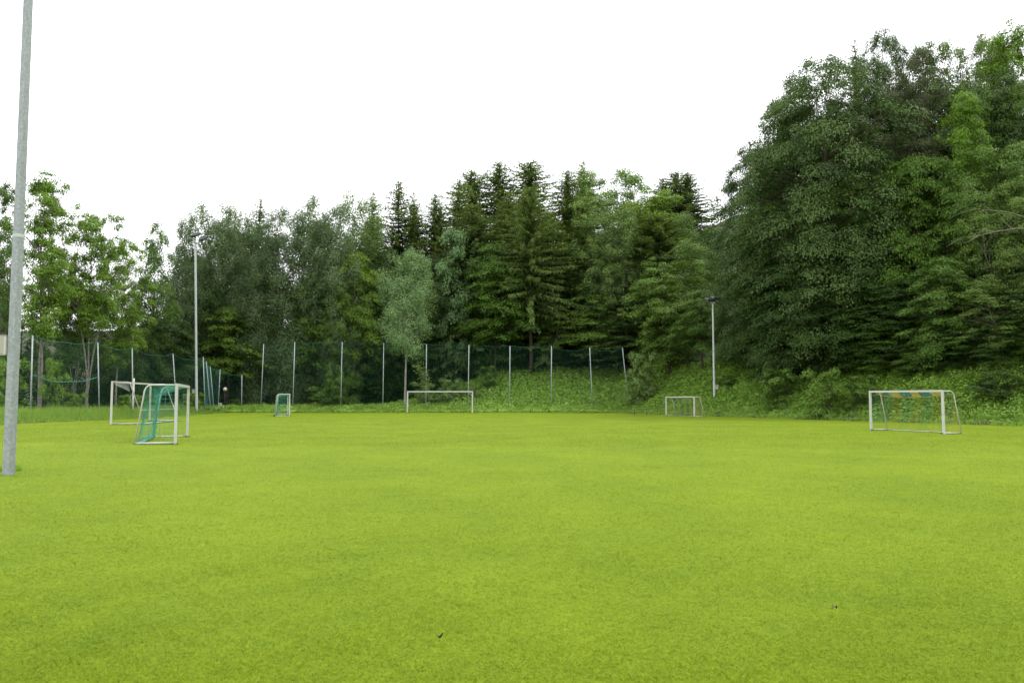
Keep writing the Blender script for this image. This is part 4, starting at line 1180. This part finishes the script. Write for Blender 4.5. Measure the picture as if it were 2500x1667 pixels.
# ------------------------------------------------------------------ small things
# white post before the side netting
b = P(323.6, 1018, 71); b.z = lz(b.x, 71)
t = thing("white_post", "thick white post standing in the long grass before the side netting", "post", b)
g = Geo(); hp = P(323.8, 924, 71).z - b.z; g.tube([(0, 0, -.3), (0, 0, hp)], .085, 10); link("shaft", g.mesh("shaft", white_paint, True), t)
g = Geo(); g.sphere((0, 0, hp), .09, 10, 5, 0, .4); link("cap", g.mesh("cap", white_paint, True), t)
g = Geo(); g.tube([(-.09, 0, hp - 1.35), (-.2, 0, hp - 1.4), (-.24, 0, hp - 1.6), (-.22, 0, hp - 2.6)], .03, 6); link("hose", g.mesh("hose", galv, True), t)

# globe lamp and utility box on the path
b = P(548, 1006, 97.5); b.z = lz(b.x, 97.5)
t = thing("globe_lamp", "small globe lamp on a thin dark post by the path gap", "lamp", b)
zc = P(548, 950, 97.5).z - b.z
g = Geo(); g.tube([(0, 0, -.2), (0, 0, zc - .2)], [.045, .035], 8); link("post", g.mesh("post", dark_metal, True), t)
g = Geo(); g.tube([(0, 0, zc - .26), (0, 0, zc - .16)], [.07, .10], 10); link("collar", g.mesh("collar", dark_metal), t)
g = Geo(); g.sphere((0, 0, zc), .225, 18, 12); link("globe", g.mesh("globe", globe_m, True), t)
b = P(537, 1006, 95.0); b.z = lz(b.x, 95)
t = thing("utility_box", "slim white utility box standing beside the globe lamp", "utility box", b)
hb = P(537, 983, 95).z - b.z
g = Geo(); g.box((0, 0, hb / 2 - .1), (.34, .26, hb + .1)); link("body", g.mesh("body", white_paint), t)
g = Geo(); g.box((0, 0, hb - .03), (.38, .30, .05)); link("lid", g.mesh("lid", white_paint), t)
g = Geo(); g.box((0, -.138, hb / 2), (.27, .012, hb * .78)); link("door", g.mesh("door", cream), t)

# bench
b = G(1564, 1012.5)
t = thing("bench", "low wooden bench at the field edge left of the small grey-white goal", "bench", b, math.radians(-4))
for k in range(3):
    g = Geo(); g.box((0, -.12 + .125 * k, .44), (1.66, .11, .045)); link("slat", g.mesh("slat", wood_grey), t)
for x in (-.6, .6):
    g = Geo(); g.box((x, -.12, .205), (.05, .05, .43)); g.box((x, .12, .205), (.05, .05, .43)); g.box((x, 0, .395), (.05, .30, .045)); link("leg", g.mesh("leg", dark_metal), t)

# leaning sapling in front of the far netting
b = P(1046, 1000, 95.4); b.z = lz(b.x, 95.4)
t = thing("sapling", "thin leaning sapling with pale leaves above the far goal crossbar", "sapling", b)
top = P(1016, 888, 95.4) - b
g = Geo(); pts = [Vector((0, 0, 0)) * (1 - q) + top * q + Vector((.6 * math.sin(q * 3.14), 0, .3 * math.sin(q * 3.14))) for q in [i / 6 for i in range(7)]]
g.tube(pts, [.035 - .004 * i for i in range(7)], 6); link("trunk", g.mesh("trunk", bark_grey, True), t)
r = np.random.default_rng(8)
q = .45 + .56 * r.random(420); c = np.array([[*(Vector((0, 0, 0)) * (1 - a) + top * a + Vector((.6 * math.sin(a * 3.14), 0, .3 * math.sin(a * 3.14))))] for a in q])
c += r.normal(0, 1, (420, 3)) * np.array([.34, .3, .2])
V = leaf_quads(c, r.normal(0, .4, (420, 3)) + [0, -.3, .8], r.normal(0, 1, (420, 3)), r.uniform(.16, .32, 420), r.uniform(.1, .18, 420))
o = link("crown", np_mesh("crown", V, 3, leaf_m, np.clip(r.normal(.5, .18, 420), 0, 1)), t); o.color = (.13, .19, .06, 1)

# pale dead branches in the willow
b = P(2500, 505, 55.5); zb = lz(b.x + 1.5, 55.5)
t = thing("dead_branch", "bare pale dead bough hanging through the twiggy willow", "branch", (b.x + 1.5, 55.5, b.z + .4))
def bough(pts, r0):
    g = Geo(); g.tube(pts, [r0 * (1 - .85 * i / (len(pts) - 1)) for i in range(len(pts))], 6, 0, False); return g
base = Vector(t.location)
def pl(*uv): return [P(u_, v_, 53.5) - base for u_, v_ in uv]
g = bough(pl((2530, 560), (2480, 558), (2430, 566), (2390, 575), (2350, 580), (2310, 602)), .05)
for q in (((2430, 566), (2400, 560), (2380, 562)), ((2390, 575), (2365, 590), (2345, 595)), ((2470, 558), (2450, 540), (2440, 525))):
    gg = bough(pl(*q), .03); g.add(gg.v, gg.f)
link("limb", g.mesh("limb", bark_grey, True), t)
g = bough(pl((2500, 530), (2460, 518), (2420, 514), (2380, 510), (2345, 520), (2315, 535)), .032)
gg = bough(pl((2420, 514), (2400, 500), (2385, 495)), .02); g.add(gg.v, gg.f)
link("limb", g.mesh("limb", bark_grey, True), t)

# fallen leaves on the lawn
for i, (u_, v_, sz, lab) in enumerate(((2037, 1490, .05, "brown curled leaf lying on the near lawn by itself"), (1072, 1560, .065, "yellow-brown twig of dry leaf lying at the near edge of the lawn"))):
    b = G(u_, v_, .035)
    g = Geo(); nu, nv = 6, 4
    vs_ = []
    for a in range(nu + 1):
        for c_ in range(nv + 1):
            s = a / nu; w = math.sin(math.pi * min(1, s * .95 + .05)) * .42
            x = (s - .5) * sz; y = (c_ / nv - .5) * sz * w * 2
            vs_.append((x, y, .012 + 2.2 * y * y / sz + .25 * sz * math.sin(3 * s + i)))
    fs = [(a * (nv + 1) + c_, (a + 1) * (nv + 1) + c_, (a + 1) * (nv + 1) + c_ + 1, a * (nv + 1) + c_ + 1) for a in range(nu) for c_ in range(nv)]
    g.add(vs_, fs); g.tube([(-sz * .5, 0, .012), (-sz * .85, sz * .1, .02)], .0015, 5)
    o = link("fallen_leaf", g.mesh("fallen_leaf", dry_leaf, True)); o.location = b; o.rotation_euler = (0, .1, .5 + i)
    tag(o, lab, "leaf", "fallen leaves on the lawn")
